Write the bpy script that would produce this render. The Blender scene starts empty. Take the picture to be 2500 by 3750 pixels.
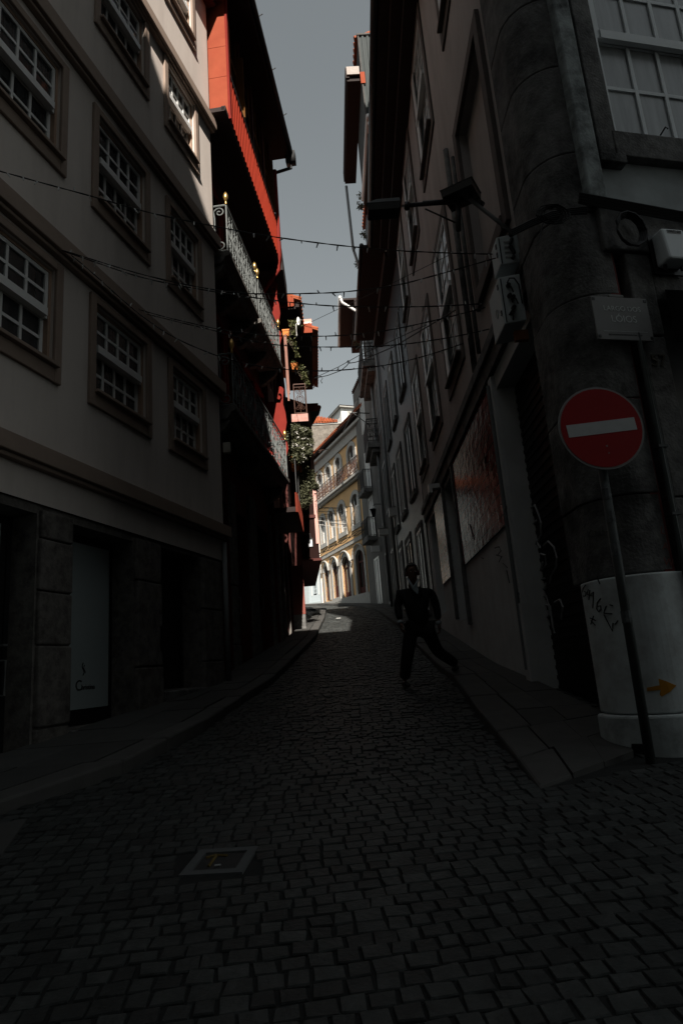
import bpy, bmesh, math, random
from mathutils import Vector, Matrix
random.seed(7)
SC = bpy.context.scene
COL = SC.collection
PI = math.pi

# ---------------------------------------------------------------- camera
FPX = 2373.0                       # focal length in pixels of the 2500 x 3750 photograph
PITCH, ROLL = math.radians(13.45), math.radians(4.44)
_f = Vector((0, math.cos(PITCH), math.sin(PITCH)))
_u0 = Vector((0, -math.sin(PITCH), math.cos(PITCH)))
_r0 = Vector((1, 0, 0))
CR = _r0 * math.cos(ROLL) - _u0 * math.sin(ROLL)
CU = _r0 * math.sin(ROLL) + _u0 * math.cos(ROLL)
cd = bpy.data.cameras.new('camera')
cam = bpy.data.objects.new('camera', cd)
COL.objects.link(cam)
M = Matrix.Identity(4)
for i in range(3):
    M[i][0], M[i][1], M[i][2] = CR[i], CU[i], -_f[i]
cam.matrix_world = M               # eye at the origin, ground about 1.3 m below
cd.sensor_fit = 'VERTICAL'
cd.sensor_height = 36
cd.sensor_width = 24
cd.lens = FPX / 3750 * 36
cd.clip_start = 0.05
cd.clip_end = 2000
SC.camera = cam

# ---------------------------------------------------------------- light
SUN_AZ, SUN_EL = math.radians(-6), math.radians(42)     # azimuth the light travels towards, elevation
w = bpy.data.worlds.new('World')
SC.world = w
w.use_nodes = True
nt = w.node_tree
nt.nodes.clear()
sky = nt.nodes.new('ShaderNodeTexSky')
sky.sky_type = 'NISHITA'
sky.sun_disc = False
sky.sun_elevation = SUN_EL
sky.sun_rotation = math.radians(174)
sky.air_density = 1.6
sky.dust_density = 0.6
sky.ozone_density = 1.0
hs = nt.nodes.new('ShaderNodeHueSaturation')
hs.inputs['Saturation'].default_value = 0.20
bg = nt.nodes.new('ShaderNodeBackground')
bg.inputs['Strength'].default_value = 0.05
wo = nt.nodes.new('ShaderNodeOutputWorld')
nt.links.new(sky.outputs[0], hs.inputs['Color'])
tn = nt.nodes.new('ShaderNodeMixRGB')
tn.blend_type = 'MULTIPLY'
tn.inputs[0].default_value = 1
tn.inputs[2].default_value = (.96, 1.01, .99, 1)
nt.links.new(hs.outputs[0], tn.inputs[1])
nt.links.new(tn.outputs[0], bg.inputs[0])
nt.links.new(bg.outputs[0], wo.inputs[0])
sd = bpy.data.lights.new('sun', 'SUN')
sd.energy = 5.0
sd.angle = math.radians(0.5)
sd.color = (1.0, 0.93, 0.84)
sun = bpy.data.objects.new('sun', sd)
COL.objects.link(sun)
Ld = Vector((math.sin(SUN_AZ), math.cos(SUN_AZ), -math.tan(SUN_EL)))
sun.rotation_euler = Ld.to_track_quat('-Z', 'Y').to_euler()
sun.location = (6, -30, 40)
SC.view_settings.view_transform = 'Standard'
SC.view_settings.look = 'None'
SC.view_settings.gamma = 1
SC.view_settings.use_curve_mapping = False
SC.view_settings.exposure = 0.8
SC.cycles.max_bounces = 6
SC.cycles.diffuse_bounces = 1

# ---------------------------------------------------------------- survey helpers
def ray(px, py):
    d = CR * ((px - 1250) / FPX) - CU * ((py - 1875) / FPX) + _f
    return d / d.y
def at(px, py, Y):                 # the point seen at a photo pixel at distance Y up the street
    return ray(px, py) * Y
def onplane(px, py, p, az):        # the point seen at a photo pixel on a vertical wall
    d = ray(px, py)
    n = Vector((math.cos(az), -math.sin(az), 0))
    return d * (Vector((p[0], p[1], 0)).dot(n) / d.dot(n))
PY = [-400, -40, -6, 0, 2.5, 4.5, 8, 10.8, 15, 19.5, 30, 46, 60, 400]
PZ = [-3, -1.75, -1.55, -1.32, -1.05, -.82, -.46, -.19, .42, 1.1, 2.5, 4.5, 6.2, 9]
def H(Y):
    for i in range(len(PY) - 1):
        if Y <= PY[i + 1]:
            t = (Y - PY[i]) / (PY[i + 1] - PY[i])
            return PZ[i] + t * (PZ[i + 1] - PZ[i])
    return PZ[-1]

# ---------------------------------------------------------------- materials
MATS = {}
def mat(name, col, rough=0.7, var=0.25, scale=6.0, bump=0.0, bscale=60.0, metal=0.0, col2=None, island=0.0,
        stretch=None, spec=0.3, stain=None, sscale=1.2, samt=0.5, sst=None):
    if name in MATS: return MATS[name]
    m = bpy.data.materials.new(name)
    m.use_nodes = True
    n, l = m.node_tree.nodes, m.node_tree.links
    b = n['Principled BSDF']
    b.inputs['Roughness'].default_value = rough
    b.inputs['Metallic'].default_value = metal
    b.inputs['Specular IOR Level'].default_value = spec
    tc = n.new('ShaderNodeTexCoord')
    mp = n.new('ShaderNodeMapping')
    l.new(tc.outputs['Object'], mp.inputs[0])
    if stretch: mp.inputs['Scale'].default_value = stretch
    no = n.new('ShaderNodeTexNoise')
    no.inputs['Scale'].default_value = scale
    no.inputs['Detail'].default_value = 8
    no.inputs['Roughness'].default_value = 0.65
    l.new(mp.outputs[0], no.inputs[0])
    rp = n.new('ShaderNodeValToRGB')
    c2 = col2 or tuple(c * (1 - var) for c in col)
    rp.color_ramp.elements[0].position = 0.3
    rp.color_ramp.elements[1].position = 0.72
    rp.color_ramp.elements[0].color = (*c2, 1)
    rp.color_ramp.elements[1].color = (*col, 1)
    l.new(no.outputs[0], rp.inputs[0])
    out = rp.outputs[0]
    if stain:
        n2 = n.new('ShaderNodeTexNoise')
        n2.inputs['Scale'].default_value = sscale
        n2.inputs['Detail'].default_value = 9
        n2.inputs['Roughness'].default_value = 0.7
        m2 = n.new('ShaderNodeMapping')
        if sst: m2.inputs['Scale'].default_value = sst
        l.new(tc.outputs['Object'], m2.inputs[0])
        l.new(m2.outputs[0], n2.inputs[0])
        r2 = n.new('ShaderNodeValToRGB')
        r2.color_ramp.elements[0].position = 0.45
        r2.color_ramp.elements[1].position = 0.68
        r2.color_ramp.elements[0].color = (0, 0, 0, 1)
        r2.color_ramp.elements[1].color = (samt, samt, samt, 1)
        l.new(n2.outputs[0], r2.inputs[0])
        mx = n.new('ShaderNodeMixRGB')
        mx.inputs[2].default_value = (*stain, 1)
        l.new(r2.outputs[0], mx.inputs[0])
        l.new(out, mx.inputs[1])
        out = mx.outputs[0]
    if island:
        g = n.new('ShaderNodeNewGeometry')
        mr = n.new('ShaderNodeMapRange')
        mr.inputs[3].default_value = 1 - island
        mr.inputs[4].default_value = 1 + island
        l.new(g.outputs['Random Per Island'], mr.inputs[0])
        mu = n.new('ShaderNodeMixRGB')
        mu.blend_type = 'MULTIPLY'
        mu.inputs[0].default_value = 1
        l.new(out, mu.inputs[1])
        l.new(mr.outputs[0], mu.inputs[2])
        out = mu.outputs[0]
    l.new(out, b.inputs['Base Color'])
    if bump:
        n3 = n.new('ShaderNodeTexNoise')
        n3.inputs['Scale'].default_value = bscale
        n3.inputs['Detail'].default_value = 6
        l.new(mp.outputs[0], n3.inputs[0])
        bp = n.new('ShaderNodeBump')
        bp.inputs['Strength'].default_value = bump
        bp.inputs['Distance'].default_value = 0.35 / bscale
        l.new(n3.outputs[0], bp.inputs['Height'])
        l.new(bp.outputs[0], b.inputs['Normal'])
    MATS[name] = m
    return m

def brickmat(name, c1, c2, mortar, sx, sz, rough=0.25, msize=0.02, bump=0.5, wave=0.25, spec=0.5):
    m = bpy.data.materials.new(name)
    m.use_nodes = True
    n, l = m.node_tree.nodes, m.node_tree.links
    b = n['Principled BSDF']
    b.inputs['Roughness'].default_value = rough
    b.inputs['Specular IOR Level'].default_value = spec
    tc = n.new('ShaderNodeTexCoord')
    sp = n.new('ShaderNodeSeparateXYZ')
    cb = n.new('ShaderNodeCombineXYZ')
    l.new(tc.outputs['Object'], sp.inputs[0])
    ad = n.new('ShaderNodeMath')
    l.new(sp.outputs[0], ad.inputs[0]); l.new(sp.outputs[1], ad.inputs[1])
    l.new(ad.outputs[0], cb.inputs[0]); l.new(sp.outputs[2], cb.inputs[1])
    br = n.new('ShaderNodeTexBrick')
    br.inputs['Scale'].default_value = 1
    br.inputs['Brick Width'].default_value = sx
    br.inputs['Row Height'].default_value = sz
    br.inputs['Mortar Size'].default_value = msize
    br.inputs['Color1'].default_value = (*c1, 1)
    br.inputs['Color2'].default_value = (*c2, 1)
    br.inputs['Mortar'].default_value = (*mortar, 1)
    no = n.new('ShaderNodeTexNoise')
    no.inputs['Scale'].default_value = 5
    l.new(tc.outputs['Object'], no.inputs[0])
    l.new(cb.outputs[0], br.inputs[0])
    l.new(br.outputs[0], b.inputs['Base Color'])
    ma = n.new('ShaderNodeMath'); ma.operation = 'MULTIPLY_ADD'
    ma.inputs[1].default_value = wave
    l.new(no.outputs[0], ma.inputs[0]); 
    iv = n.new('ShaderNodeMath'); iv.operation = 'SUBTRACT'; iv.inputs[0].default_value = 1
    l.new(br.outputs['Fac'], iv.inputs[1])
    l.new(iv.outputs[0], ma.inputs[2])
    bp = n.new('ShaderNodeBump'); bp.inputs['Strength'].default_value = bump; bp.inputs['Distance'].default_value = 0.006
    l.new(ma.outputs[0], bp.inputs['Height'])
    l.new(bp.outputs[0], b.inputs['Normal'])
    MATS[name] = m
    return m

stucco = mat('stucco', (.75, .665, .60), .9, .09, 1.3, .06, 160, stain=(.52, .45, .40), sscale=2.4, samt=.45, sst=(1, 1, .14))
trim = mat('trim_tan', (.36, .27, .215), .75, .16, 4, .08, 90)
reveal_m = mat('trim_brown', (.42, .28, .20), .7, .15, 4, .08, 90)
white = mat('white_paint', (.84, .83, .80), .45, .08, 8, .05, 60, spec=.45)
glass = mat('window_glass', (.02, .023, .026), .06, .5, 2.0, .03, 3, spec=.6)
glassd = mat('dim_curtain_glass', (.055, .058, .06), .08, .6, 2.5, .0, spec=.6, stretch=(5, 5, .7))
glassc = mat('curtained_glass', (.46, .48, .48), .3, .45, 1.5, .0, spec=.6, stretch=(6, 6, .6))
granite = mat('granite', (.22, .20, .18), .85, .45, 9, .6, 45, stain=(.05, .045, .04), sscale=7, samt=.9)
granite_d = mat('dark_granite', (.24, .235, .225), .9, .55, 9, 1.0, 40, stain=(.016, .016, .015), sscale=1.7, samt=1.0)
mossy = mat('mossy_stone', (.42, .46, .45), .9, .5, 6, .6, 40, stain=(.02, .02, .02), sscale=3.5, samt=.9)
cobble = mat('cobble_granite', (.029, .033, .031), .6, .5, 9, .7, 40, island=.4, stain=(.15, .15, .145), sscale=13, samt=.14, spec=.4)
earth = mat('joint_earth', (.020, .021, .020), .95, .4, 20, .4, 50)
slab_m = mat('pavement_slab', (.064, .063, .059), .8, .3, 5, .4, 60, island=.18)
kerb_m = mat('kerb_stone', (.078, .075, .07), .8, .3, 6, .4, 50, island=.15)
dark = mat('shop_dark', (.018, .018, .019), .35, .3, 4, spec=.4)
frost = mat('frosted_panel', (.46, .52, .51), .5, .12, 1.0, spec=.4)
steel = mat('brushed_steel', (.5, .5, .5), .35, .1, 10, metal=.9)
salmon = mat('salmon_panel', (.36, .085, .045), .8, .16, 3, .1, 50, stain=(.27, .05, .03), sscale=2.2, samt=.35, spec=.04)
redcor = mat('red_corrugated', (.36, .035, .014), .8, .3, 3, .03, 60, stretch=(8, 8, .5), spec=.1)
red = mat('red_paint', (.24, .032, .024), .85, .2, 3, .05, 60, spec=.05)
redd = mat('dark_red_boards', (.09, .022, .018), .8, .35, 3, .1, 60, stretch=(8, 8, .5))
oxblood = mat('oxblood_paint', (.10, .024, .018), .75, .3, 3, .1, 60)
wood = mat('varnished_wood', (.19, .085, .026), .85, .35, 4, .05, 60, spec=.05, stretch=(6, 6, .6))
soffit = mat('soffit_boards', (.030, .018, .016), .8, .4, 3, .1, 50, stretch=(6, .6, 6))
rooft = mat('roof_tile', (.34, .085, .03), .8, .35, 9, .3, 30, island=.25)
iron = mat('grey_wrought_iron', (.21, .225, .22), .7, .3, 12, .05, 60, spec=.15)
ironb = mat('black_iron', (.03, .03, .03), .5, .3, 10, spec=.4)
rustiron = mat('rusty_iron', (.12, .06, .042), .65, .35, 10, .1, 40)
gold = mat('gilt_metal', (.72, .46, .16), .3, .25, 20, .2, 60, metal=.85)
terra = mat('terracotta_pot', (.78, .24, .04), .6, .2, 8, .05, 50)
leaf = mat('leaf_green', (.12, .125, .07), .55, .4, 8, spec=.2, island=.25)
leaf_l = mat('leaf_pale', (.16, .17, .07), .55, .35, 8, spec=.35, island=.4)
flower = mat('flower_white', (.75, .72, .66), .6, .1, 8, island=.1)
ochre = mat('ochre_render', (.84, .53, .26), .85, .12, 1.5, .08, 90, stain=(.58, .35, .15), sscale=.8, samt=.35)
greystone = mat('grey_dressing', (.46, .45, .42), .8, .2, 5, .15, 60)
palehouse = mat('pale_blue_render', (.40, .45, .46), .8, .1, 3, .1, 60)
pinkr = mat('pink_render', (.56, .50, .47), .9, .28, 1.2, .2, 110, stretch=(1, 1, .35), stain=(.32, .27, .25), sscale=1.5, samt=.5, sst=(1, 1, .2))
plinth_m = mat('white_plinth', (.74, .74, .72), .9, .2, 2, .15, 80, stain=(.5, .48, .46), sscale=1.4, samt=.5)
redtile = brickmat('red_glazed_tile', (.20, .022, .02), (.12, .013, .013), (.03, .01, .01), .30, .15, .12, .012, .6, 1.6, .004)
greytile = brickmat('grey_glazed_tile', (.085, .088, .095), (.065, .068, .075), (.05, .05, .05), .14, .14, .4, .01, .5, .35, .05)
rubble = mat('rubble_wall', (.27, .24, .205), .95, .45, 1.5, .8, 7, stain=(.085, .07, .06), sscale=2.6, samt=.8, stretch=(1, 1, 1.8))
metalg = mat('grey_sheet_metal', (.09, .10, .10), .9, .2, 3, .05, 60, spec=.04, stretch=(1, 1, .3))
pvc = mat('white_pvc', (.72, .71, .68), .4, .08, 6, spec=.4)
pvc_g = mat('grey_pvc', (.22, .225, .225), .5, .15, 6)
cable_m = mat('black_cable', (.012, .012, .012), .6, .2, 10)
bulb_m = mat('clear_bulb', (.55, .55, .52), .2, .1, 6, spec=.6)
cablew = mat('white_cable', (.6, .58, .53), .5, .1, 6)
cabinet = mat('cabinet_grey', (.74, .79, .78), .55, .1, 4, spec=.4)
signred = mat('sign_red', (.34, .008, .010), .35, .12, 5, spec=.4)
signwhite = mat('sign_white', (.55, .56, .55), .45, .12, 10, spec=.4)
signrim = mat('sign_rim', (.30, .30, .29), .5, .2, 10)
polegreen = mat('pole_green', (.075, .085, .08), .5, .35, 12, .1, 40)
plaque_m = mat('plaque_grey', (.25, .245, .235), .6, .15, 6)
plaquetxt = mat('plaque_letters', (.62, .64, .62), .6, .1, 6)
paintblack = mat('spray_black', (.01, .01, .01), .6, .1, 6)
paintpale = mat('chalk_white', (.45, .45, .44), .8, .2, 20)
orange_p = mat('orange_paint', (.55, .24, .015), .6, .15, 8)
cloth = mat('black_suit', (.010, .010, .011), .85, .2, 30, .1, 200)
skin_m = mat('skin', (.15, .08, .056), .55, .1, 8)  # backlight put into the colour: skin tone darkened all over
hair_m = mat('grey_hair', (.10, .095, .09), .7, .3, 30)
shirt_m = mat('shirt_cloth', (.42, .47, .49), .8, .1, 10)
shoe_m = mat('black_leather', (.012, .012, .012), .35, .1, 8, spec=.5)
# ---------------------------------------------------------------- mesh helpers
class Fr:                           # a wall frame: u along the wall, d out of it, z up (z measured from the eye)
    def __init__(s, x, y, z, az, side=0):
        s.o = Vector((x, y, z)); s.az = az; s.side = side      # side -1: wall left of the street, +1: right
        s.root = None
    def empty(s, name, label, cat, group=None):
        o = bpy.data.objects.new(name, None)
        COL.objects.link(o)
        o.empty_display_size = .3
        o.location = s.o
        o.rotation_euler = (0, 0, PI / 2 - s.az)
        o['label'] = label; o['category'] = cat
        if group: o['group'] = group
        s.root = o
        return o
    def loc(s, u, d, z):
        return (u, d * (s.side or 1), z - s.o.z)
    def world(s, u, d, z):
        t = Vector((math.sin(s.az), math.cos(s.az), 0)); yv = Vector((-math.cos(s.az), math.sin(s.az), 0))
        return Vector((s.o.x, s.o.y, 0)) + t * u + yv * (d * (s.side or 1)) + Vector((0, 0, z))
    def uv(s, px, py, d=0):
        t = Vector((math.sin(s.az), math.cos(s.az), 0)); yv = Vector((-math.cos(s.az), math.sin(s.az), 0))
        r = ray(px, py)
        k = (Vector((s.o.x, s.o.y, 0)).dot(yv) + d * (s.side or 1)) / r.dot(yv)
        q = r * k
        return ((q - s.o).dot(t), q.z)
WORLD = Fr(0, 0, 0, PI / 2)         # u = x, d = y, z = z

class MB:
    def __init__(s, fr=WORLD): s.v = []; s.f = []; s.fr = fr
    def vert(s, u, d, z): s.v.append(s.fr.loc(u, d, z)); return len(s.v) - 1
    def quad(s, *ps):
        s.f.append([s.vert(*p) for p in ps]); return s
    def box(s, u0, u1, d0, d1, z0, z1):
        i = [s.vert(u, d, z) for u in (u0, u1) for d in (d0, d1) for z in (z0, z1)]
        for q in ((0, 1, 3, 2), (4, 6, 7, 5), (0, 4, 5, 1), (2, 3, 7, 6), (0, 2, 6, 4), (1, 5, 7, 3)):
            s.f.append([i[k] for k in q])
        return s
    def hexa(s, a, b):              # a, b: two quads of 4 points
        i = [s.vert(*p) for p in a] + [s.vert(*p) for p in b]
        for q in ((3, 2, 1, 0), (4, 5, 6, 7), (0, 1, 5, 4), (1, 2, 6, 5), (2, 3, 7, 6), (3, 0, 4, 7)):
            s.f.append([i[k] for k in q])
        return s
    def prism(s, pts, fn):          # pts: 2-d outline, fn(p, k) -> (u,d,z), k = 0 / 1 for the two faces
        n = len(pts)
        a = [s.vert(*fn(p, 0)) for p in pts]; b = [s.vert(*fn(p, 1)) for p in pts]
        s.f.append(a[::-1]); s.f.append(b)
        for i in range(n): s.f.append([a[i], a[(i + 1) % n], b[(i + 1) % n], b[i]])
        return s
    def uz(s, pts, d0, d1): return s.prism(pts, lambda p, k: (p[0], (d0, d1)[k], p[1]))
    def dz(s, pts, u0, u1): return s.prism(pts, lambda p, k: ((u0, u1)[k], p[0], p[1]))
    def ud(s, pts, z0, z1): return s.prism(pts, lambda p, k: (p[0], p[1], (z0, z1)[k]))
    def tube(s, pts, r, n=6, cap=True, r2=None):
        P = [Vector(p) for p in pts]
        ring0 = None; up = Vector((0, 0, 1))
        for i, p in enumerate(P):
            t = (P[min(i + 1, len(P) - 1)] - P[max(i - 1, 0)])
            if t.length < 1e-9: t = Vector((0, 0, 1))
            t.normalize()
            a = t.cross(up)
            if a.length < .15: a = t.cross(Vector((1, 0, 0)))
            a.normalize(); b = t.cross(a)
            rr = r if r2 is None else r + (r2 - r) * i / max(1, len(P) - 1)
            ring = [s.vert(*(p + a * (rr * math.cos(2 * PI * k / n)) + b * (rr * math.sin(2 * PI * k / n)))) for k in range(n)]
            if ring0:
                for k in range(n): s.f.append([ring0[k], ring0[(k + 1) % n], ring[(k + 1) % n], ring[k]])
            elif cap: s.f.append(ring[::-1])
            ring0 = ring
        if cap: s.f.append(ring0)
        return s
    def lathe(s, prof, c, n=12):    # prof: (radius, z) around the vertical through c (u,d)
        prev = None
        for r, z in prof:
            ring = [s.vert(c[0] + r * math.cos(2 * PI * k / n), c[1] + r * math.sin(2 * PI * k / n), z) for k in range(n)]
            if prev:
                for k in range(n): s.f.append([prev[k], prev[(k + 1) % n], ring[(k + 1) % n], ring[k]])
            else: s.f.append(ring[::-1])
            prev = ring
        s.f.append(prev)
        return s
    def build(s, name, m, parent=None, smooth=False, bevel=0):
        me = bpy.data.meshes.new(name)
        me.from_pydata(s.v, [], s.f)
        bm = bmesh.new(); bm.from_mesh(me)
        bmesh.ops.recalc_face_normals(bm, faces=bm.faces)
        bm.to_mesh(me); bm.free()
        me.materials.append(m)
        if smooth:
            for p in me.polygons: p.use_smooth = True
        o = bpy.data.objects.new(name, me)
        COL.objects.link(o)
        if parent is not None: o.parent = parent
        if bevel:
            b = o.modifiers.new('bevel', 'BEVEL'); b.width = bevel; b.segments = 2; b.limit_method = 'ANGLE'
        return o
def P(fr, name, mb, m, parent=None, **k):
    return mb.build(name, m, parent or fr.root, **k)
def tag(o, label=None, cat=None, group=None, kind=None):
    if label: o['label'] = label
    if cat: o['category'] = cat
    if group: o['group'] = group
    if kind: o['kind'] = kind
    return o

def wallgrid(mb, u0, u1, z0, z1, ops, depth=.2, d=0):
    us = sorted({u0, u1, *[o[0] for o in ops], *[o[1] for o in ops]}); zs = sorted({z0, z1, *[o[2] for o in ops], *[o[3] for o in ops]})
    us = [u for u in us if u0 <= u <= u1]; zs = [z for z in zs if z0 <= z <= z1]
    for i in range(len(us) - 1):
        for j in range(len(zs) - 1):
            cu, cz = (us[i] + us[i + 1]) / 2, (zs[j] + zs[j + 1]) / 2
            if any(o[0] < cu < o[1] and o[2] < cz < o[3] for o in ops): continue
            mb.quad((us[i], d, zs[j]), (us[i + 1], d, zs[j]), (us[i + 1], d, zs[j + 1]), (us[i], d, zs[j + 1]))
    for a, b, c, e in ops:
        k = d - depth
        mb.quad((a, d, c), (b, d, c), (b, k, c), (a, k, c)); mb.quad((a, d, e), (b, d, e), (b, k, e), (a, k, e))
        mb.quad((a, d, c), (a, d, e), (a, k, e), (a, k, c)); mb.quad((b, d, c), (b, d, e), (b, k, e), (b, k, c))
def shell(fr, u0, u1, z0, z1, ops, thick=6, depth=.2, d=0):
    mb = MB(fr)
    wallgrid(mb, u0, u1, z0, z1, ops, depth, d)
    b = d - thick
    mb.quad((u0, d, z0), (u0, b, z0), (u0, b, z1), (u0, d, z1)); mb.quad((u1, d, z0), (u1, b, z0), (u1, b, z1), (u1, d, z1))
    mb.quad((u0, b, z0), (u1, b, z0), (u1, b, z1), (u0, b, z1)); mb.quad((u0, d, z1), (u1, d, z1), (u1, b, z1), (u0, b, z1))
    return mb

def sash(fr, u0, u1, z0, z1, cols=4, rows=2, depth=.07, sur=(.17, .17, .22), surd=.05, gm=None, tm=None, silld=.10, top=True, fm=None, rm=None):
    """vertical sliding sash window: outer frame, two sashes with glazing bars, glass, stone surround, sill"""
    fm = fm or white; tm = tm or trim; gm = gm or glass
    b = .04 if sur else .075
    f = MB(fr)
    D = -depth
    for a, c, e, g in ((u0, u0 + b, z0, z1), (u1 - b, u1, z0, z1), (u0 + b, u1 - b, z1 - b, z1), (u0 + b, u1 - b, z0, z0 + .03)):
        f.box(a, c, D - .12, D, e, g)
    win = P(fr, 'window', f, rm or fm)
    zm = (z0 + z1) / 2
    def one(name, za, zb, d0, fat):
        m = MB(fr); t = .05
        m.box(u0 + b, u0 + b + t, d0 - .04, d0, za, zb); m.box(u1 - b - t, u1 - b, d0 - .04, d0, za, zb)
        m.box(u0 + b + t, u1 - b - t, d0 - .04, d0, zb - t, zb); m.box(u0 + b + t, u1 - b - t, d0 - .04, d0 + ((.05 if sur else .012) if fat else 0), za, za + (.10 if fat else .06))
        U0, U1 = u0 + b + t, u1 - b - t; Z0, Z1 = za + (.10 if fat else .06), zb - t
        for i in range(1, cols):
            x = U0 + (U1 - U0) * i / cols; m.box(x - .019, x + .019, d0 - .03, d0 - .004, Z0, Z1)
        for j in range(1, rows):
            z = Z0 + (Z1 - Z0) * j / rows; m.box(U0, U1, d0 - .032, d0 - .006, z - .019, z + .019)
        P(fr, name, m, fm, win)
        return (U0 - .01, U1 + .01, Z0 - .01, Z1 + .01, d0 - .022)
    g1 = one('upper_sash', zm - .03, z1 - b, D - .012, True)
    g2 = one('lower_sash', z0 + .03, zm + .02, D - .062, False)
    g = MB(fr)
    for (a, c, e, h, d0) in (g1, g2):
        g.box(a, c, d0 - .006, d0, e, h)
    P(fr, 'glass', g, gm, win)
    if sur:
        sw, st, sb = sur
        s = MB(fr)
        s.box(u0 - sw, u0, 0, surd, z0 - sb, z1 + st); s.box(u1, u1 + sw, 0, surd, z0 - sb, z1 + st)
        if st: s.box(u0, u1, 0, surd, z1, z1 + st)
        s.box(u0, u1, 0, surd - .003, z0 - sb, z0 - .03)
        P(fr, 'surround', s, tm, win, bevel=.008)
        l = MB(fr); l.box(u0 - .03, u1 + .03, -depth - .02, silld, z0 - .03, z0 + .012)
        P(fr, 'sill', l, tm, win, bevel=.006)
    return win

def spiral(cx, cz, r, a0, turns, n=14, shrink=.25):
    out = []
    for i in range(n + 1):
        t = i / n; a = a0 + turns * 2 * PI * t; rr = r * (1 - (1 - shrink) * t)
        out.append((cx + rr * math.cos(a), cz + rr * math.sin(a)))
    return out
def railing(fr, name, parent, u0, u1, d, z0, z1, m, axis='u', step=.30, r=.010, fancy=True):
    """wrought iron panel: rails, uprights, C-scrolls and rings"""
    mb = MB(fr)
    def pt(x, z): return (x, d, z) if axis == 'u' else (d, x, z)
    L = u1 - u0; n = max(1, round(abs(L) / step)); w = L / n
    for z, rr in ((z1, r * 1.9), (z0 + .05, r * 1.4), (z1 - .10, r)):
        mb.tube([pt(u0, z), pt(u1, z)], rr, 5)
    h = z1 - z0
    for i in range(n + 1):
        x = u0 + w * i; mb.tube([pt(x, z0), pt(x, z1)], r * (1.3 if i in (0, n) else 1), 5)
    if fancy:
        for i in range(n):
            c = u0 + w * (i + .5); a = abs(w) * .5
            for sg in (1, -1):
                for zz, fl in ((z0 + .05 + h * .17, 1), (z1 - .10 - h * .13, -1)):
                    sp = spiral(0, 0, a * .44, PI / 2 * fl + (0 if sg > 0 else 0), 1.35 * fl, 11, .2)
                    mb.tube([pt(c + sg * (a * .5 + q[0] * 1.0), zz + q[1]) for q in sp], r * .8, 4)
                mb.tube([pt(c + sg * a * (.18 + .55 * math.sin(PI * t / 8) ** 2), z0 + h * (.28 + .42 * t / 8)) for t in range(9)], r * .8, 4)
            mb.tube([pt(c + a * .42 * math.cos(k * PI / 5), z0 + h * .5 + a * .55 * math.sin(k * PI / 5)) for k in range(11)], r * .9, 4)
            mb.tube([pt(c, z0 + .05), pt(c, z1 - .1)], r * .7, 4)
    return P(fr, name, mb, m, parent)
def corr(mb, u0, u1, d, z0, z1, pitch=.11, amp=.022, th=.03, axis='u'):
    """ribbed sheet cladding"""
    n = max(2, int(abs(u1 - u0) / pitch)); w = (u1 - u0) / n
    prof = []
    for i in range(n):
        a = u0 + w * i
        prof += [(a, 0), (a + w * .45, 0), (a + w * .55, 1), (a + w * .95, 1)]
    prof.append((u1, 0))
    for (a, k), (b, j) in zip(prof, prof[1:]):
        p, q = d + amp * k, d + amp * j
        if axis == 'u': mb.quad((a, p, z0), (b, q, z0), (b, q, z1), (a, p, z1))
        else: mb.quad((p, a, z0), (q, b, z0), (q, b, z1), (p, a, z1))
    if axis == 'u': mb.box(u0, u1, d - th, d - .003, z0, z1)
    else: mb.box(d - th, d - .003 * (1 if th > 0 else -1), u0, u1, z0, z1)
def textmesh(name, s, size, m, parent, matrix, align='CENTER', ext=.002):
    c = bpy.data.curves.new(name, 'FONT'); c.body = s; c.size = size; c.align_x = align; c.align_y = 'CENTER'; c.extrude = ext
    o = bpy.data.objects.new(name, c); COL.objects.link(o)
    dg = bpy.context.evaluated_depsgraph_get()
    me = bpy.data.meshes.new_from_object(o.evaluated_get(dg))
    bpy.data.objects.remove(o)
    me.materials.clear(); me.materials.append(m)
    q = bpy.data.objects.new(name, me); COL.objects.link(q)
    q.parent = parent; q.matrix_local = matrix
    return q
def foliage(mb, centres, n, size, rnd, droop=0):
    """n small leaf faces scattered through ellipsoids (c, radius)"""
    for k in range(n):
        c, r = rnd.choice(centres)
        v = Vector((rnd.gauss(0, 1), rnd.gauss(0, 1), rnd.gauss(0, 1))).normalized() * (rnd.random() ** .45)
        p = Vector((c[0] + v.x * r[0], c[1] + v.y * r[1], c[2] + v.z * r[2]))
        a = Vector((rnd.gauss(0, 1), rnd.gauss(0, 1), rnd.gauss(0, .7) - droop)).normalized()
        b = a.cross(Vector((rnd.gauss(0, 1), rnd.gauss(0, 1), rnd.gauss(0, 1)))).normalized()
        L = size * rnd.uniform(.6, 1.4); W = L * .26
        mb.quad(tuple(p), tuple(p + a * L * .5 + b * W), tuple(p + a * L), tuple(p + a * L * .5 - b * W))
def roofslab(fr, name, m, u0, u1, d0, z0, d1, z1, th=.12, parent=None):
    mb = MB(fr)
    mb.hexa([(u0, d0, z0), (u1, d0, z0), (u1, d1, z1), (u0, d1, z1)], [(u0, d0, z0 + th), (u1, d0, z0 + th), (u1, d1, z1 + th), (u0, d1, z1 + th)])
    return P(fr, name, mb, m, parent)
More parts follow.
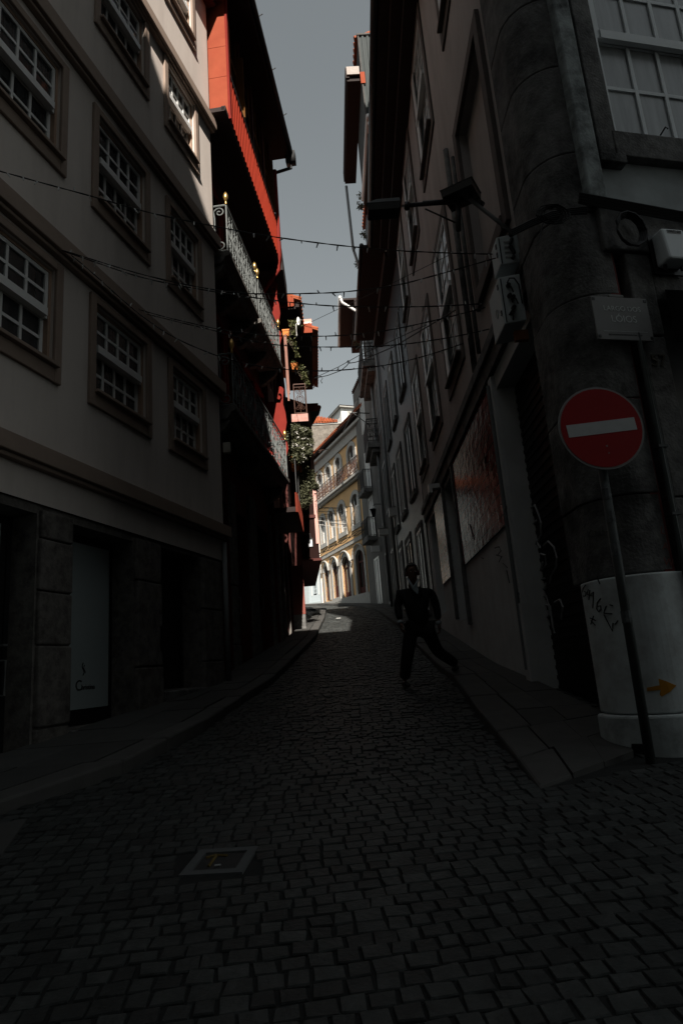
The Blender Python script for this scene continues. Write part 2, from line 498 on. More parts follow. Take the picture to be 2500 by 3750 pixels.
def tiles(fr, u0, u1, d0, z0, d1, z1, parent, name='roof', m=None, pitch=.22, under=True):
    """tiled roof slope: half-round tile ribs running up the slope on a slab"""
    mb = MB(fr)
    mb.hexa([(u0, d0, z0), (u1, d0, z0), (u1, d1, z1), (u0, d1, z1)], [(u0, d0, z0 + .05), (u1, d0, z0 + .05), (u1, d1, z1 + .05), (u0, d1, z1 + .05)])
    n = max(1, int(abs(u1 - u0) / pitch)); w = (u1 - u0) / n
    rows = max(2, int(math.hypot(d1 - d0, z1 - z0) / .45))
    for i in range(n):
        u = u0 + w * (i + .5)
        for j in range(rows):
            t0, t1 = j / rows, (j + 1.08) / rows
            lift = .02
            mb.tube([(u, d0 + (d1 - d0) * t0, z0 + (z1 - z0) * t0 + .07 + lift), (u, d0 + (d1 - d0) * t1, z0 + (z1 - z0) * t1 + .07)], abs(w) * .36, 6, True)
    return P(fr, name, mb, m or rooft, parent)
# ================================================================ SETTING: ground, road, pavements
def build_ground():
    mb = MB()
    xs = [-400, -60, -12, 12, 60, 400]; ys = [-400, -40, -6, 0, 2.5, 4.5, 8, 10.8, 15, 19.5, 30, 46, 60, 400]
    id_ = {}
    for i, x in enumerate(xs):
        for j, y in enumerate(ys): id_[i, j] = mb.vert(x, y, H(y) - .010)
    for i in range(len(xs) - 1):
        for j in range(len(ys) - 1): mb.f.append([id_[i, j], id_[i + 1, j], id_[i + 1, j + 1], id_[i, j + 1]])
    tag(mb.build('ground', earth), kind='structure')
LP = [(-4.3, -2), (-3.3, 2.4), (-2.50, 4.7), (-1.93, 5.6), (-1.63, 7.14), (-1.5, 8.88), (-1.25, 12), (-.92, 17.4), (-.94, 24.6), (-1.12, 32.6), (-1.6, 35), (-2.6, 37), (-4.8, 39)]
LW = [(-5.35, -2), (-4.24, 2.4), (-3.66, 4.7), (-3.43, 5.6), (-3.04, 7.14), (-2.60, 8.88), (-2.2, 12), (-1.66, 17.4), (-1.45, 24.6), (-1.62, 32.6), (-2.3, 33.9), (-3.4, 35), (-5.4, 36.6)]
RP = [(1.1, 4.38), (1.13, 5), (1.18, 6.5), (1.39, 9.46), (1.38, 14.1), (1.36, 19.4), (1.15, 28), (.75, 33), (.25, 35.6), (-.95, 38.9), (-2.05, 41.9), (-3.2, 43.2), (-5.2, 45)]
RW = [(1.95, 4.95), (2.12, 5.6), (2.20, 6.5), (2.23, 9.46), (2.29, 14.1), (2.32, 19.4), (2.05, 28), (1.75, 33), (1.1, 35.6), (-.15, 39.0), (-1.45, 42.6), (-2.8, 44), (-4.8, 46)]
def resample(A, B, step):
    out = []
    for (a, b), (c, d) in zip(zip(A, A[1:]), zip(B, B[1:])):
        n = max(1, round(math.dist(a, b) / step))
        for k in range(n):
            t = k / n
            out.append(((a[0] + (b[0] - a[0]) * t, a[1] + (b[1] - a[1]) * t), (c[0] + (d[0] - c[0]) * t, c[1] + (d[1] - c[1]) * t)))
    out.append((A[-1], B[-1]))
    return out
def build_pavement(A, B, kw, top, side):
    st = resample(A, B, .85)
    kb, sl = MB(), MB()
    rnd = random.Random(3 + len(A) + side)
    for (a0, b0), (a1, b1) in zip(st, st[1:]):
        wd = math.dist(a0, b0); fk = kw / wd
        def pt(a, b, t): return (a[0] + (b[0] - a[0]) * t, a[1] + (b[1] - a[1]) * t)
        def stone(mb, t0, t1, e0, e1, j):
            g = .006 / math.dist(a0, a1)
            q = []
            for (s_, t) in ((g, t0), (1 - g, t0), (1 - g, t1), (g, t1)):
                p0, p1 = pt(a0, b0, t), pt(a1, b1, t); q.append((p0[0] + (p1[0] - p0[0]) * s_, p0[1] + (p1[1] - p0[1]) * s_))
            tp_ = lambda y: top * (min(1, max(.15, (y - 4.1) / 2.2)) if side else min(1, max(.3, (y - 1.5) / 4)))
            mb.hexa([(x, y, H(y) - .2) for x, y in q], [(x, y, H(y) + tp_(y) + j) for x, y in q])
        stone(kb, 0, fk - .008 / wd, 0, 0, rnd.uniform(-.008, .008))
        m_ = fk + (1 - fk) * rnd.choice((.5, .5, .46))
        stone(sl, fk, m_ - .006 / wd, 0, 0, rnd.uniform(-.006, .004)); stone(sl, m_, 1, 0, 0, rnd.uniform(-.006, .004))
    tag(kb.build('kerb', kerb_m, bevel=.022), kind='structure')
    tag(sl.build('pavement', slab_m), kind='structure')
def inside(poly, x, y):
    r = False
    for (x0, y0), (x1, y1) in zip(poly, poly[1:] + poly[:1]):
        if (y0 > y) != (y1 > y) and x < (x1 - x0) * (y - y0) / (y1 - y0) + x0: r = not r
    return r
def build_road():
    rnd = random.Random(11)
    mb = MB()
    LPOLY = LP + LW[::-1]; RPOLY = RP + RW[::-1] + [(9, 5.9), (2.6, 4.9)]
    y = -.6
    while y < 43.5:
        pitch = (.095 if y < 20 else .14) * rnd.uniform(.94, 1.06)
        x = -5.2 if y < 12 else -5
        x += rnd.uniform(0, .15)
        xmax = 6.2 if y < 5.2 else 2.6
        while x < xmax:
            L = rnd.uniform(.085, .128) * (1 if y < 20 else 1.4)
            cx, cy = x + L / 2, y + pitch / 2
            # rows bow slightly across the street and skew in the square
            bl_ = min(1, max(0, (y - 2.5) / 5)); bow = bl_ * .020 * (cx - .1) ** 2 + (1 - bl_) * (.12 * (cx + .5) - .02 * max(0, cx) ** 2)
            yy = cy + bow
            bad = inside(LPOLY, cx, yy) or inside(RPOLY, cx, yy) or (-.96 < cx < -.56 and 3.46 < yy < 3.83)
            if not bad:
                g = rnd.uniform(.003, .008)
                q_ = .5 if yy < 4.6 else 1.3
                h = rnd.gauss(0, .003 * q_); tx, ty = rnd.gauss(0, .012 * q_), rnd.gauss(0, .014 * q_)
                c = [(-L / 2 + g, -pitch / 2 + g), (L / 2 - g, -pitch / 2 + g), (L / 2 - g, pitch / 2 - g), (-L / 2 + g, pitch / 2 - g)]
                c = [(a + rnd.uniform(-.007, .007), b + rnd.uniform(-.007, .007)) for a, b in c]
                rot = rnd.gauss(0, .03) + bl_ * math.atan(.04 * (cx - .1)) + (1 - bl_) * .1
                cr, sr = math.cos(rot), math.sin(rot)
                c = [(a * cr - b * sr, a * sr + b * cr) for a, b in c]
                def V(a, b, dz): return mb.vert(cx + a, yy + b, H(yy + b) + h + tx * a + ty * b + dz)
                lo = [V(a, b, -.06) for a, b in c]; mi = [V(a, b, -.006) for a, b in c]; tp = [V(a * .93, b * .93, 0) for a, b in c]
                for k in range(4):
                    j = (k + 1) % 4
                    mb.f.append([lo[k], lo[j], mi[j], mi[k]]); mb.f.append([mi[k], mi[j], tp[j], tp[k]])
                mb.f.append(tp)
            x += L
        y += pitch
    tag(mb.build('road', cobble), kind='structure')
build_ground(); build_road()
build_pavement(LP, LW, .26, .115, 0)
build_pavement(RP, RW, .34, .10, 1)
# flat granite ramp stone where the left kerb drops to the square
rm = MB(); rm.hexa([(-3.1, 3.3, -1.1), (-2.05, 3.95, -1.0), (-2.2, 4.55, -1.0), (-3.0, 4.2, -1.1)], [(-3.1, 3.3, H(3.3) + .012), (-2.05, 3.95, H(3.95) + .01), (-2.2, 4.55, H(4.55) + .012), (-3.0, 4.2, H(4.2) + .014)])
tag(rm.build('path', slab_m), kind='structure')

# ================================================================ LEFT: beige townhouse
AL = math.radians(14.16)
FL = Fr(-2.066, 10.8, -1.3, AL, -1)
FL.empty('townhouse', 'beige rendered townhouse with brown floor bands, white sash windows and granite shopfronts on the left', 'building')
cols = [(-8.1, -6.9), (-5.62, -4.29), (-3.54, -2.36), (-1.63, -.63)]
rows = [(3.53, 4.74), (6.29, 7.65), (9.33, 10.62), (12.2, 13.45)]
ops = [(a, b, c, d) for a, b in cols for c, d in rows]
P(FL, 'wall', shell(FL, -12, .08, 1.9, 14.3, ops, 6, .20), stucco)
for (a, b) in cols:
    for (c, d) in rows:
        sash(FL, a, b, c, d, 4, 2, .035, (.115, .10, .20), .045, glassd, rm=reveal_m)
for z0, z1, pr in ((2.30, 2.49, .13), (4.96, 5.17, .13), (7.97, 8.20, .13), (10.72, 10.92, .13)):
    P(FL, 'string_course', MB(FL).box(-12, .14, -.05, pr, z0, z1).box(-12, .14, -.05, pr - .05, z0 - .05, z0 - .002), trim, bevel=.01)
P(FL, 'eave', MB(FL).box(-12, .16, -.3, .30, 14.02, 14.12).box(-12, .14, -.3, .2, 13.88, 14.0), redd)
tiles(FL, -12, .18, .36, 14.16, -4, 16.2, FL.root)
shops = [(-6.6, -4.40, -.56, 1.80), (-3.85, -2.63, -.42, 1.80), (-1.98, -.80, -.12, 1.84)]
gw = shell(FL, -12, .02, -2.5, 1.895, shops, 5.5, .36, -.03)
P(FL, 'granite_front', gw, granite)
for a, b, zb in ((-4.385, -3.865, -.9), (-2.615, -1.995, -.6), (-.785, -.12, -.3)):
    m = MB(FL); rnd = random.Random(int(a * 100)); z = zb
    while z < 1.84:
        h = min(rnd.choice((.55, .8, 1.1)), 1.86 - z)
        if 1.86 - z - h < .25: h = 1.86 - z
        j = rnd.uniform(0, .03); m.box(a + j, b - rnd.uniform(0, .03), -.2, .02 + rnd.uniform(0, .02), z, z + h - .012); z += h
    P(FL, 'pillar', m, granite, bevel=.02)
P(FL, 'downpipe', MB(FL).tube([(-.04, .06, -.2), (-.04, .06, 2.2)], .045, 8), pvc_g, smooth=True)
P(FL, 'threshold', MB(FL).box(-12, -.75, -.3, .06, -2.0, -.57).box(-3.86, -.75, -.3, .045, -.57, -.43).box(-2.0, -.76, -.3, .05, -.43, -.13), granite_d, bevel=.02)
for i, (a, b, c, e) in enumerate(shops):
    D = -.33
    fr_ = MB(FL); fr_.box(a, b, D - .06, D, e - .10, e); fr_.box(a, a + .06, D - .06, D, c, e - .10); fr_.box(b - .06, b, D - .06, D, c, e - .10); fr_.box(a + .06, b - .06, D - .06, D - .02, c, e - .1)
    o = P(FL, 'shop_door', fr_, dark)
    if i == 0:
        P(FL, 'frosted_panel', MB(FL).box(a + .3, -4.56, D - .015, D, -.36, 1.70), frost, o)
        P(FL, 'handle', MB(FL).tube([(-4.48, D, .32), (-4.48, D + .06, .32), (-4.48, D + .06, -.02), (-4.48, D, -.02)], .011, 6), steel, o)
        P(FL, 'lock', MB(FL).box(-4.50, -4.44, D, D + .04, .46, .48), steel, o)
    if i == 1:
        pn = P(FL, 'frosted_panel', MB(FL).box(-3.74, -2.70, D - .015, D, -.24, 1.70), frost, o)
        def lm(u, z, d): return Matrix.Translation(FL.loc(u, d, z)) @ Matrix.Rotation(PI / 2, 4, 'X')
        textmesh('shop_name', 'hristina', .085, dark, o, lm(-3.225, .0, D + .004), 'LEFT')
        textmesh('shop_initial', 'C', .17, dark, o, lm(-3.275, .02, D + .004), 'CENTER')
        P(FL, 'flame_mark', MB(FL).tube([(-3.20 + .018 * math.sin(t * .9), D + .006, .14 + t * .02) for t in range(8)], .006, 5).tube([(-3.175 + .014 * math.sin(t * .9 + 1), D + .006, .16 + t * .016) for t in range(7)], .005, 5), dark, o)
    if i == 2:
        P(FL, 'handle', MB(FL).tube([(-1.52, D, .86), (-1.52, D + .06, .86), (-1.52, D + .06, .50), (-1.52, D, .50)], .010, 6), steel, o)
        P(FL, 'notice', MB(FL).box(-1.54, -1.44, D, D + .006, .36, .46), paintpale, o)
wallbox = P(FL, 'meter_box', MB(FL).box(-2.08, -1.99, .03, .09, .42, .72), dark)

# ================================================================ LEFT: red townhouse with gallery and balconies
AR = math.radians(5.64)
RX, RY = -1.667 - .7 * math.cos(AR), 11.0 + .7 * math.sin(AR)
FR = Fr(RX, RY, -.3, AR, -1)
FR.empty('red_townhouse', 'red townhouse with corrugated top gallery and scrolled iron balconies beside the beige house', 'building')
dops = [(a, a + .95, z, z + 2.25) for z in (8.02, 4.84) for a in (.35, 1.6, 3.0, 4.0)]
gops = [(.25, 1.35, .25, 3.3), (1.75, 2.75, .35, 3.3), (3.55, 4.85, .6, 3.4)]
P(FR, 'wall', shell(FR, -.4, 5.2, -2, 14.4, dops + gops, 6, .25), oxblood)
for a, b, c, e in dops:
    D = -.15
    m = MB(FR)
    for q in ((a, a + .07), (b - .07, b), ((a + b) / 2 - .05, (a + b) / 2 + .05)): m.box(q[0], q[1], D - .05, D, c, e)
    for z in (c, c + .55, e - .45, e - .08): m.box(a + .07, b - .07, D - .045, D - .005, z, z + .08)
    dr = P(FR, 'balcony_door', m, wood)
    P(FR, 'glass', MB(FR).box(a + .05, b - .05, D - .04, D - .03, c + .05, e - .05), glass, dr)
    P(FR, 'architrave', MB(FR).box(a - .11, a, 0, .05, c, e + .12).box(b, b + .11, 0, .05, c, e + .12).box(a, b, 0, .05, e, e + .12), red, dr)
for a, b, c, e in gops:
    D = -.2
    m = MB(FR); m.box(a, b, D - .06, D, e - .1, e); m.box(a, a + .09, D - .06, D, c, e - .1); m.box(b - .09, b, D - .06, D, c, e - .1); m.box(a + .09, b - .09, D - .05, D - .01, c, c + .8)
    dr = P(FR, 'shop_door', m, oxblood)
    P(FR, 'glass', MB(FR).box(a + .08, b - .08, D - .045, D - .03, c + .8, e - .08), glass, dr)
    P(FR, 'handle', MB(FR).tube([(b - .15, D, c + 1.25), (b - .15, D + .05, c + 1.25), (b - .15, D + .05, c + .9), (b - .15, D, c + .9)], .011, 6), steel, dr)
for a, b, zt in ((-.1, .22, 3.75), (1.38, 1.72, 3.8), (2.85, 3.45, 3.9), (4.95, 5.18, 3.9)):
    P(FR, 'granite_post', MB(FR).box(a, b, -.1, .08, -1, .35 + a * .15).box(a + .02, b - .02, -.1, .06, .362 + a * .15, 1.7).box(a, b, -.1, .07, 1.712, zt), granite, bevel=.02)
# top gallery
G = .70
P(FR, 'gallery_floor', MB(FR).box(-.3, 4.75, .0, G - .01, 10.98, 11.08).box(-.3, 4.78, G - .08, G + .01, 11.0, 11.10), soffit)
sp_ = MB(FR)
for z0, z1 in ((11.10, 12.115), (12.125, 12.895), (12.905, 14.3)): sp_.dz([(-.0, z0), (G, z0), (G, z1), (-.0, z1)], -.03, .02)
P(FR, 'side_panel', sp_, salmon)
P(FR, 'side_trim', MB(FR).box(-.05, .06, G + .001, G + .05, 11.05, 14.3).box(-.06, .03, .05, G + .06, 11.02, 11.09), red)
cm = MB(FR); corr(cm, .07, 4.6, G, 11.08, 12.2, .15, .04, .03)
P(FR, 'corrugated_parapet', cm, redcor)
P(FR, 'parapet_rail', MB(FR).box(.06, 4.64, G - .03, G + .05, 12.2, 12.25), ironb)
P(FR, 'parapet_trim', MB(FR).box(.06, 4.7, G - .06, G - .031, 11.0, 12.2), redd)
for a in (.08, 1.25, 2.45, 3.6, 4.45):
    P(FR, 'gallery_post', MB(FR).box(a, a + .10, G - .12, G - .03, 12.25, 14.5), redd)
for k, a in enumerate((.18, 1.35, 2.55, 3.7)):
    m = MB(FR); D = G - .09
    b = a + (1.07 if k < 3 else .75)
    m.box(a, a + .07, D - .04, D, 12.26, 14.3).box(b - .07, b, D - .04, D, 12.26, 14.3).box(a + .07, b - .07, D - .04, D, 12.26, 12.36).box(a + .07, b - .07, D - .04, D, 13.4, 13.48).box((a + b) / 2 - .03, (a + b) / 2 + .03, D - .04, D, 12.36, 14.3)
    wn = P(FR, 'gallery_window', m, wood)
    P(FR, 'glass', MB(FR).box(a + .05, b - .05, D - .03, D - .02, 12.3, 14.3), glass, wn)
    # open casement leaning out over the street, its lit face towards the square
    if k in (1, 2): continue
    h = MB(FR); h.hexa([(b - .03, G - .08, 12.32), (b + .01, G - .08, 12.32), (b + .03, G + .06, 12.32), (b - .01, G + .06, 12.32)], [(b - .03, G - .08, 14.0), (b + .01, G - .08, 14.0), (b + .03, G + .06, 14.0), (b - .01, G + .06, 14.0)])
    P(FR, 'casement', h, wood, wn)
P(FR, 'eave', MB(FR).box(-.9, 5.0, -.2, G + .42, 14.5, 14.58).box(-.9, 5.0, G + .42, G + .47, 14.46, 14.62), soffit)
tiles(FR, -.9, 5.05, G + .52, 14.63, -4, 16.8, FR.root)
gt = MB(FR).tube([(-.9, G + .53, 14.62), (5.02, G + .53, 14.60)], .06, 8)
for a in (-.5, .9, 2.3, 3.7): gt.tube([(a, G + .5, 14.66), (a, G + .66, 14.74)], .012, 5)
P(FR, 'gutter', gt, ironb, smooth=True)
P(FR, 'hopper', MB(FR).box(4.9, 5.12, G + .36, G + .64, 14.30, 14.66).tube([(5.0, G + .5, 14.3), (5.0, G + .5, 14.15), (4.86, G + .12, 13.95), (4.82, G + .06, 13.9)], .045, 8), ironb, smooth=True)
P(FR, 'downpipe', MB(FR).tube([(4.78, G + .05, 13.95), (4.78, G + .05, 11.15), (4.8, G - .02, 10.75), (4.7, .35, 10.2), (4.6, .1, 9.8)], .055, 10), red, smooth=True)
# balconies
def side_scroll(parent, u, z, d):
    m = MB(FR); e = d - .05
    for zz, r in ((z + 1.05, .020), (z + .03, .016)): m.tube([(u, .02, zz), (u, e, zz)], r, 6)
    for x in (.03, e): m.tube([(u, x, z), (u, x, z + 1.05)], .016, 6)
    x0 = e - .24
    m.tube([(u, x0, z + .22), (u, x0, z + .80)], .013, 6)
    for zz, sg in ((z + .90, 1), (z + .16, -1)):
        sp = spiral(x0 + .10, zz, .115, PI * (1.0 if sg > 0 else 1.0), -1.4 * sg, 20, .12)
        m.tube([(u, x0, z + .5 + .28 * sg)] + [(u, q[0], q[1]) for q in sp], .013, 6)
        sp = spiral(x0 - .115, zz, .10, 0, 1.4 * sg, 18, .12)
        m.tube([(u, x0, z + .5 + .26 * sg)] + [(u, q[0], q[1]) for q in sp], .012, 6)
    m.tube([(u, x0 - .16 + .15 * math.cos(a), z + .53 + .17 * math.sin(a)) for a in [-PI / 2 + i * PI / 10 for i in range(11)]], .013, 6)
    P(FR, 'side_railing', m, iron, parent)
def balcony(a, b, z, d, near):
    m = MB(FR)
    m.dz([(0, z - .26), (d - .18, z - .26), (d - .10, z - .17), (d - .10, z - .13), (d, z - .10), (d, z), (0, z)], a, b)
    for q in (a + .05, (a + b) / 2 - .09, b - .22): m.dz([(0, z - .62), (.12, z - .60), (d - .2, z - .40), (d - .13, z - .262), (0, z - .262)], q, q + .18)
    bl = P(FR, 'balcony', m, granite, bevel=.012)
    railing(FR, 'front_railing', bl, a + .04, b - .04, d - .05, z, z + 1.05, iron, 'u', .40, .011)
    side_scroll(bl, a + .04, z, d)
    side_scroll(bl, b - .04, z, d)
    for q in ((a + .04), (b - .04)):
        f = MB(FR).lathe([(.016, z + 1.05), (.030, z + 1.06), (.022, z + 1.10), (.016, z + 1.13), (.030, z + 1.15), (.050, z + 1.20), (.052, z + 1.25), (.036, z + 1.31), (.008, z + 1.355)], (q, d - .05), 10)
        P(FR, 'finial', f, gold, bl, smooth=True)
balcony(.0, 2.42, 8.02, .60, True); balcony(2.58, 5.02, 8.02, .60, False); balcony(.0, 5.05, 4.80, .60, True)
# scrolled partition screens at the far end of the balconies
def scroll_screen(z):
    o = [(.0, 0), (.44, 0), (.50, .25), (.56, .5), (.62, .68), (.60, .82), (.54, .93), (.57, 1.1), (.62, 1.3), (.60, 1.55), (.55, 1.75), (.56, 1.92), (.58, 2.05)]
    o += [(.49 + .10 * math.cos(a), 2.08 + .11 * math.sin(a)) for a in [i * PI / 8 for i in range(0, 9)]]
    o += [(.39, 1.98), (.405, 1.90), (.46, 1.87), (.50, 1.92), (.475, 1.975), (.455, 1.95), (.44, 2.0), (.47, 2.03), (.52, 2.0), (.535, 1.9), (.48, 1.79), (.38, 1.80), (.30, 1.83), (.16, 1.84), (.05, 1.75), (0, 1.6)]
    m = MB(FR); m.prism(o, lambda p, k: ((5.03, 5.07)[k], p[0], z + p[1] * 1.17))
    P(FR, 'scroll_screen', m, red)
scroll_screen(8.03); scroll_screen(4.84)
# ================================================================ LEFT ROW BEYOND
A2 = math.radians(-1.2)
F2 = Fr(-1.72, 16.22, .3, A2, -1)
F2.empty('narrow_house', 'narrow dark red house with planted balcony ledge between red townhouse and terrace house', 'building')
o2 = [(.35, 1.15, .9, 3.2), (1.75, 2.7, 1.1, 3.3), (.5, 1.4, 4.65, 6.9), (2.0, 2.8, 4.65, 6.9), (.5, 1.4, 8.0, 10), (2.0, 2.8, 8.0, 10)]
P(F2, 'wall', shell(F2, -.1, 3.3, -1, 10.9, o2, 6, .25), oxblood)
for k, (a, b, c, e) in enumerate(o2):
    D = -.17; m = MB(F2)
    m.box(a, a + .08, D - .05, D, c, e).box(b - .08, b, D - .05, D, c, e).box(a + .08, b - .08, D - .05, D, e - .1, e).box(a + .08, b - .08, D - .05, D, c, c + .7)
    q = P(F2, 'door', m, red if k < 2 else wood)
    P(F2, 'glass', MB(F2).box(a + .06, b - .06, D - .04, D - .03, c + .6, e - .05), glass, q)
for a, b in ((-.02, .2), (1.3, 1.6), (2.85, 3.1)):
    P(F2, 'granite_post', MB(F2).box(a, b, -.1, .07, -.5, 1.5).box(a + .01, b - .01, -.1, .06, 1.512, 3.7), granite, bevel=.015)
c2 = MB(F2); corr(c2, .0, 2.6, .60, 3.98, 4.5, .10, .018, .05)
P(F2, 'red_fascia', c2, mat('faded_red_boards', (.20, .04, .025), .9, .3, 5, .1, spec=.04))
P(F2, 'balcony_slab', MB(F2).box(0, 2.6, 0, .545, 3.99, 4.12), soffit)
P(F2, 'balcony_rail', MB(F2).tube([(0, .6, 5.4), (2.6, .6, 5.4)], .018, 6).tube([(.02, .6, 4.5), (.02, .6, 5.4)], .015, 6).tube([(1.3, .6, 4.5), (1.3, .6, 5.4)], .015, 6).tube([(2.58, .6, 4.5), (2.58, .6, 5.4)], .015, 6), ironb)
for q in ((.5, .56, .48, .56, 7.5, 9.3), (.32, .37, .50, .55, 7.2, 9.0)): P(F2, 'plank_post', MB(F2).box(*q), mat('pale_pink_board', (.36, .19, .15), .85, .3, 4, .1, 60, spec=.05))
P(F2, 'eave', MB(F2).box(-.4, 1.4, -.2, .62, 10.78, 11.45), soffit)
fa = MB(F2); corr(fa, -.0, .80, 1.45, 10.76, 11.1, .085, -.02, -.05, 'd')
P(F2, 'ribbed_fascia', fa, salmon)
P(F2, 'dormer_eave', MB(F2).box(1.5, 3.3, -.1, .84, 10.70, 10.78).box(1.47, 3.3, .84, .95, 10.74, 10.9), soffit)
P(F2, 'flue', MB(F2).box(1.4, 1.6, .02, .24, 11.1, 11.55), salmon)
tiles(F2, 1.45, 3.3, 1.02, 10.95, -2.6, 12.4, F2.root)

A3 = math.radians(-3.0)
F3 = Fr(-1.36, 19.5, .8, A3, -1)
F3.empty('terrace_house', 'red house with small railed terrace and boarded overhanging floor left of the lane', 'building')
o3 = [(.5, 1.5, 1.6, 3.7), (2.2, 3.3, 1.9, 3.9), (.6, 1.6, 8.05, 10.0), (2.4, 3.4, 8.05, 10.0)]
P(F3, 'wall', shell(F3, 0, 4.5, 0, 11, o3, 6, .25, -.26), oxblood)
for k, (a, b, c, e) in enumerate(o3):
    D = -.43; m = MB(F3)
    m.box(a, a + .08, D - .05, D, c, e).box(b - .08, b, D - .05, D, c, e).box(a + .08, b - .08, D - .05, D, e - .1, e).box(a + .08, b - .08, D - .05, D, c, c + .8)
    q = P(F3, 'door', m, oxblood if k < 2 else wood)
    P(F3, 'glass', MB(F3).box(a + .06, b - .06, D - .04, D - .03, c + .7, e - .05), glass, q)
P(F3, 'plinth', MB(F3).hexa([(-.03, -.3, .5), (4.5, -.3, .8), (4.5, .05, .8), (-.03, .05, .5)], [(-.03, -.3, 1.62), (4.5, -.3, 2.0), (4.5, .05, 2.0), (-.03, .05, 1.62)]), granite_d)
P(F3, 'pilaster', MB(F3).box(-.02, .28, -.3, .06, 1.63, 3.1), mat('dull_pink_stone', (.30, .10, .08), .9, .3, 3, .1, spec=.05))  # stopped short at the height where the overhang's shade would begin
P(F3, 'terrace_slab', MB(F3).box(.02, 4.45, 0, .50, 7.80, 7.98), soffit)
P(F3, 'terrace_fascia', MB(F3).box(-.03, .015, 0, .53, 7.74, 8.0), mat('washed_pink_board', (.58, .27, .22), .75, .3, 5, .1, 60, stain=(.45, .4, .36), sscale=5, samt=.5))
railing(F3, 'end_railing', F3.root, .12, .50, .03, 8.0, 9.05, rustiron, 'd', .38, .013)
railing(F3, 'front_railing', F3.root, .03, 4.4, .50, 8.0, 9.05, rustiron, 'u', .4, .012)
P(F3, 'eave', MB(F3).box(.03, 4.5, -.2, .84, 10.86, 10.94), soffit)
P(F3, 'fascia', MB(F3).box(-.02, .02, -.3, .86, 10.86, 11.20), salmon)
fl = MB(F3)
for i in range(6):
    a0, a1 = i / 6 * PI / 2, (i + 1) / 6 * PI / 2
    fl.quad((.0 + .3 * (1 - math.cos(a0)), -.3, 11.20 + .30 * math.sin(a0)), (.0 + .3 * (1 - math.cos(a0)), .86, 11.20 + .30 * math.sin(a0)), (.0 + .3 * (1 - math.cos(a1)), .86, 11.20 + .30 * math.sin(a1)), (.0 + .3 * (1 - math.cos(a1)), -.3, 11.20 + .30 * math.sin(a1)))
P(F3, 'flashing', fl, mat('pink_flashing', (.68, .34, .27), .4, .12, 3), smooth=True)
tiles(F3, -.02, 4.5, 1.05, 10.93, -2.6, 12.3, F3.root)

A4 = math.radians(-5)
F4 = Fr(-1.60, 24.0, 1.6, A4, -1)
F4.empty('corner_terrace_house', 'dark red house with jutting upper floors and a pale pink corner board before the bend', 'building')
P(F4, 'wall', shell(F4, 0, 9.5, .5, 10.4, [(.6, 1.6, 2.1, 4.0), (2.6, 3.6, 2.4, 4.2), (5, 6, 2.8, 4.6)], 6, .25), oxblood)
for a, c in ((.6, 2.1), (2.6, 2.4), (5, 2.8)):
    q = P(F4, 'door', MB(F4).box(a, a + 1, -.2, -.15, c, c + 1.9), red)
    P(F4, 'door_panel', MB(F4).box(a + .12, a + .45, -.15, -.13, c + .15, c + .8).box(a + .55, a + .88, -.15, -.13, c + .15, c + .8), oxblood, q)
P(F4, 'upper_floor', MB(F4).box(.0, 7.5, .0, .66, 4.05, 9.9), mat('shade_dark_boards', (.028, .014, .012), .85, .35, 3, .1, 60, stretch=(8, 8, .5), spec=.04))  # boards coloured near black to stand in for cast shade
P(F4, 'corner_board', MB(F4).box(-.03, .0, .56, .69, 4.6, 9.9), mat('pale_pink_paint', (.70, .38, .32), .6, .12, 4))
P(F4, 'floor_beam', MB(F4).box(-.05, 7.5, -.05, .72, 3.95, 4.04).box(-.06, -.031, 0, .6, 5.6, 5.72), oxblood)
P(F4, 'eave', MB(F4).hexa([(-.1, -.2, 9.92), (2.2, -.2, 9.92), (2.2, .66, 9.92), (-.1, 1.08, 9.92)], [(-.1, -.2, 10.02), (2.2, -.2, 10.02), (2.2, .66, 10.02), (-.1, 1.08, 10.02)]), soffit)
P(F4, 'gutter', MB(F4).box(-.16, -.1, -.2, 1.0, 9.9, 10.22).tube([(-.13, 1.03, 10.06), (.6, .98, 10.06)], .09, 8), salmon)
tiles(F4, -.1, 7.5, .72, 10.02, -3, 11.6, F4.root)
for z in (8.25, 7.25, 6.55):
    P(F4, 'flag_rod', MB(F4).tube([(-.04, .6, z), (-.12, 1.26, z + .04)], .014, 5).tube([(-.04, .62, z - .32), (-.1, 1.0, z)], .010, 5), rustiron)

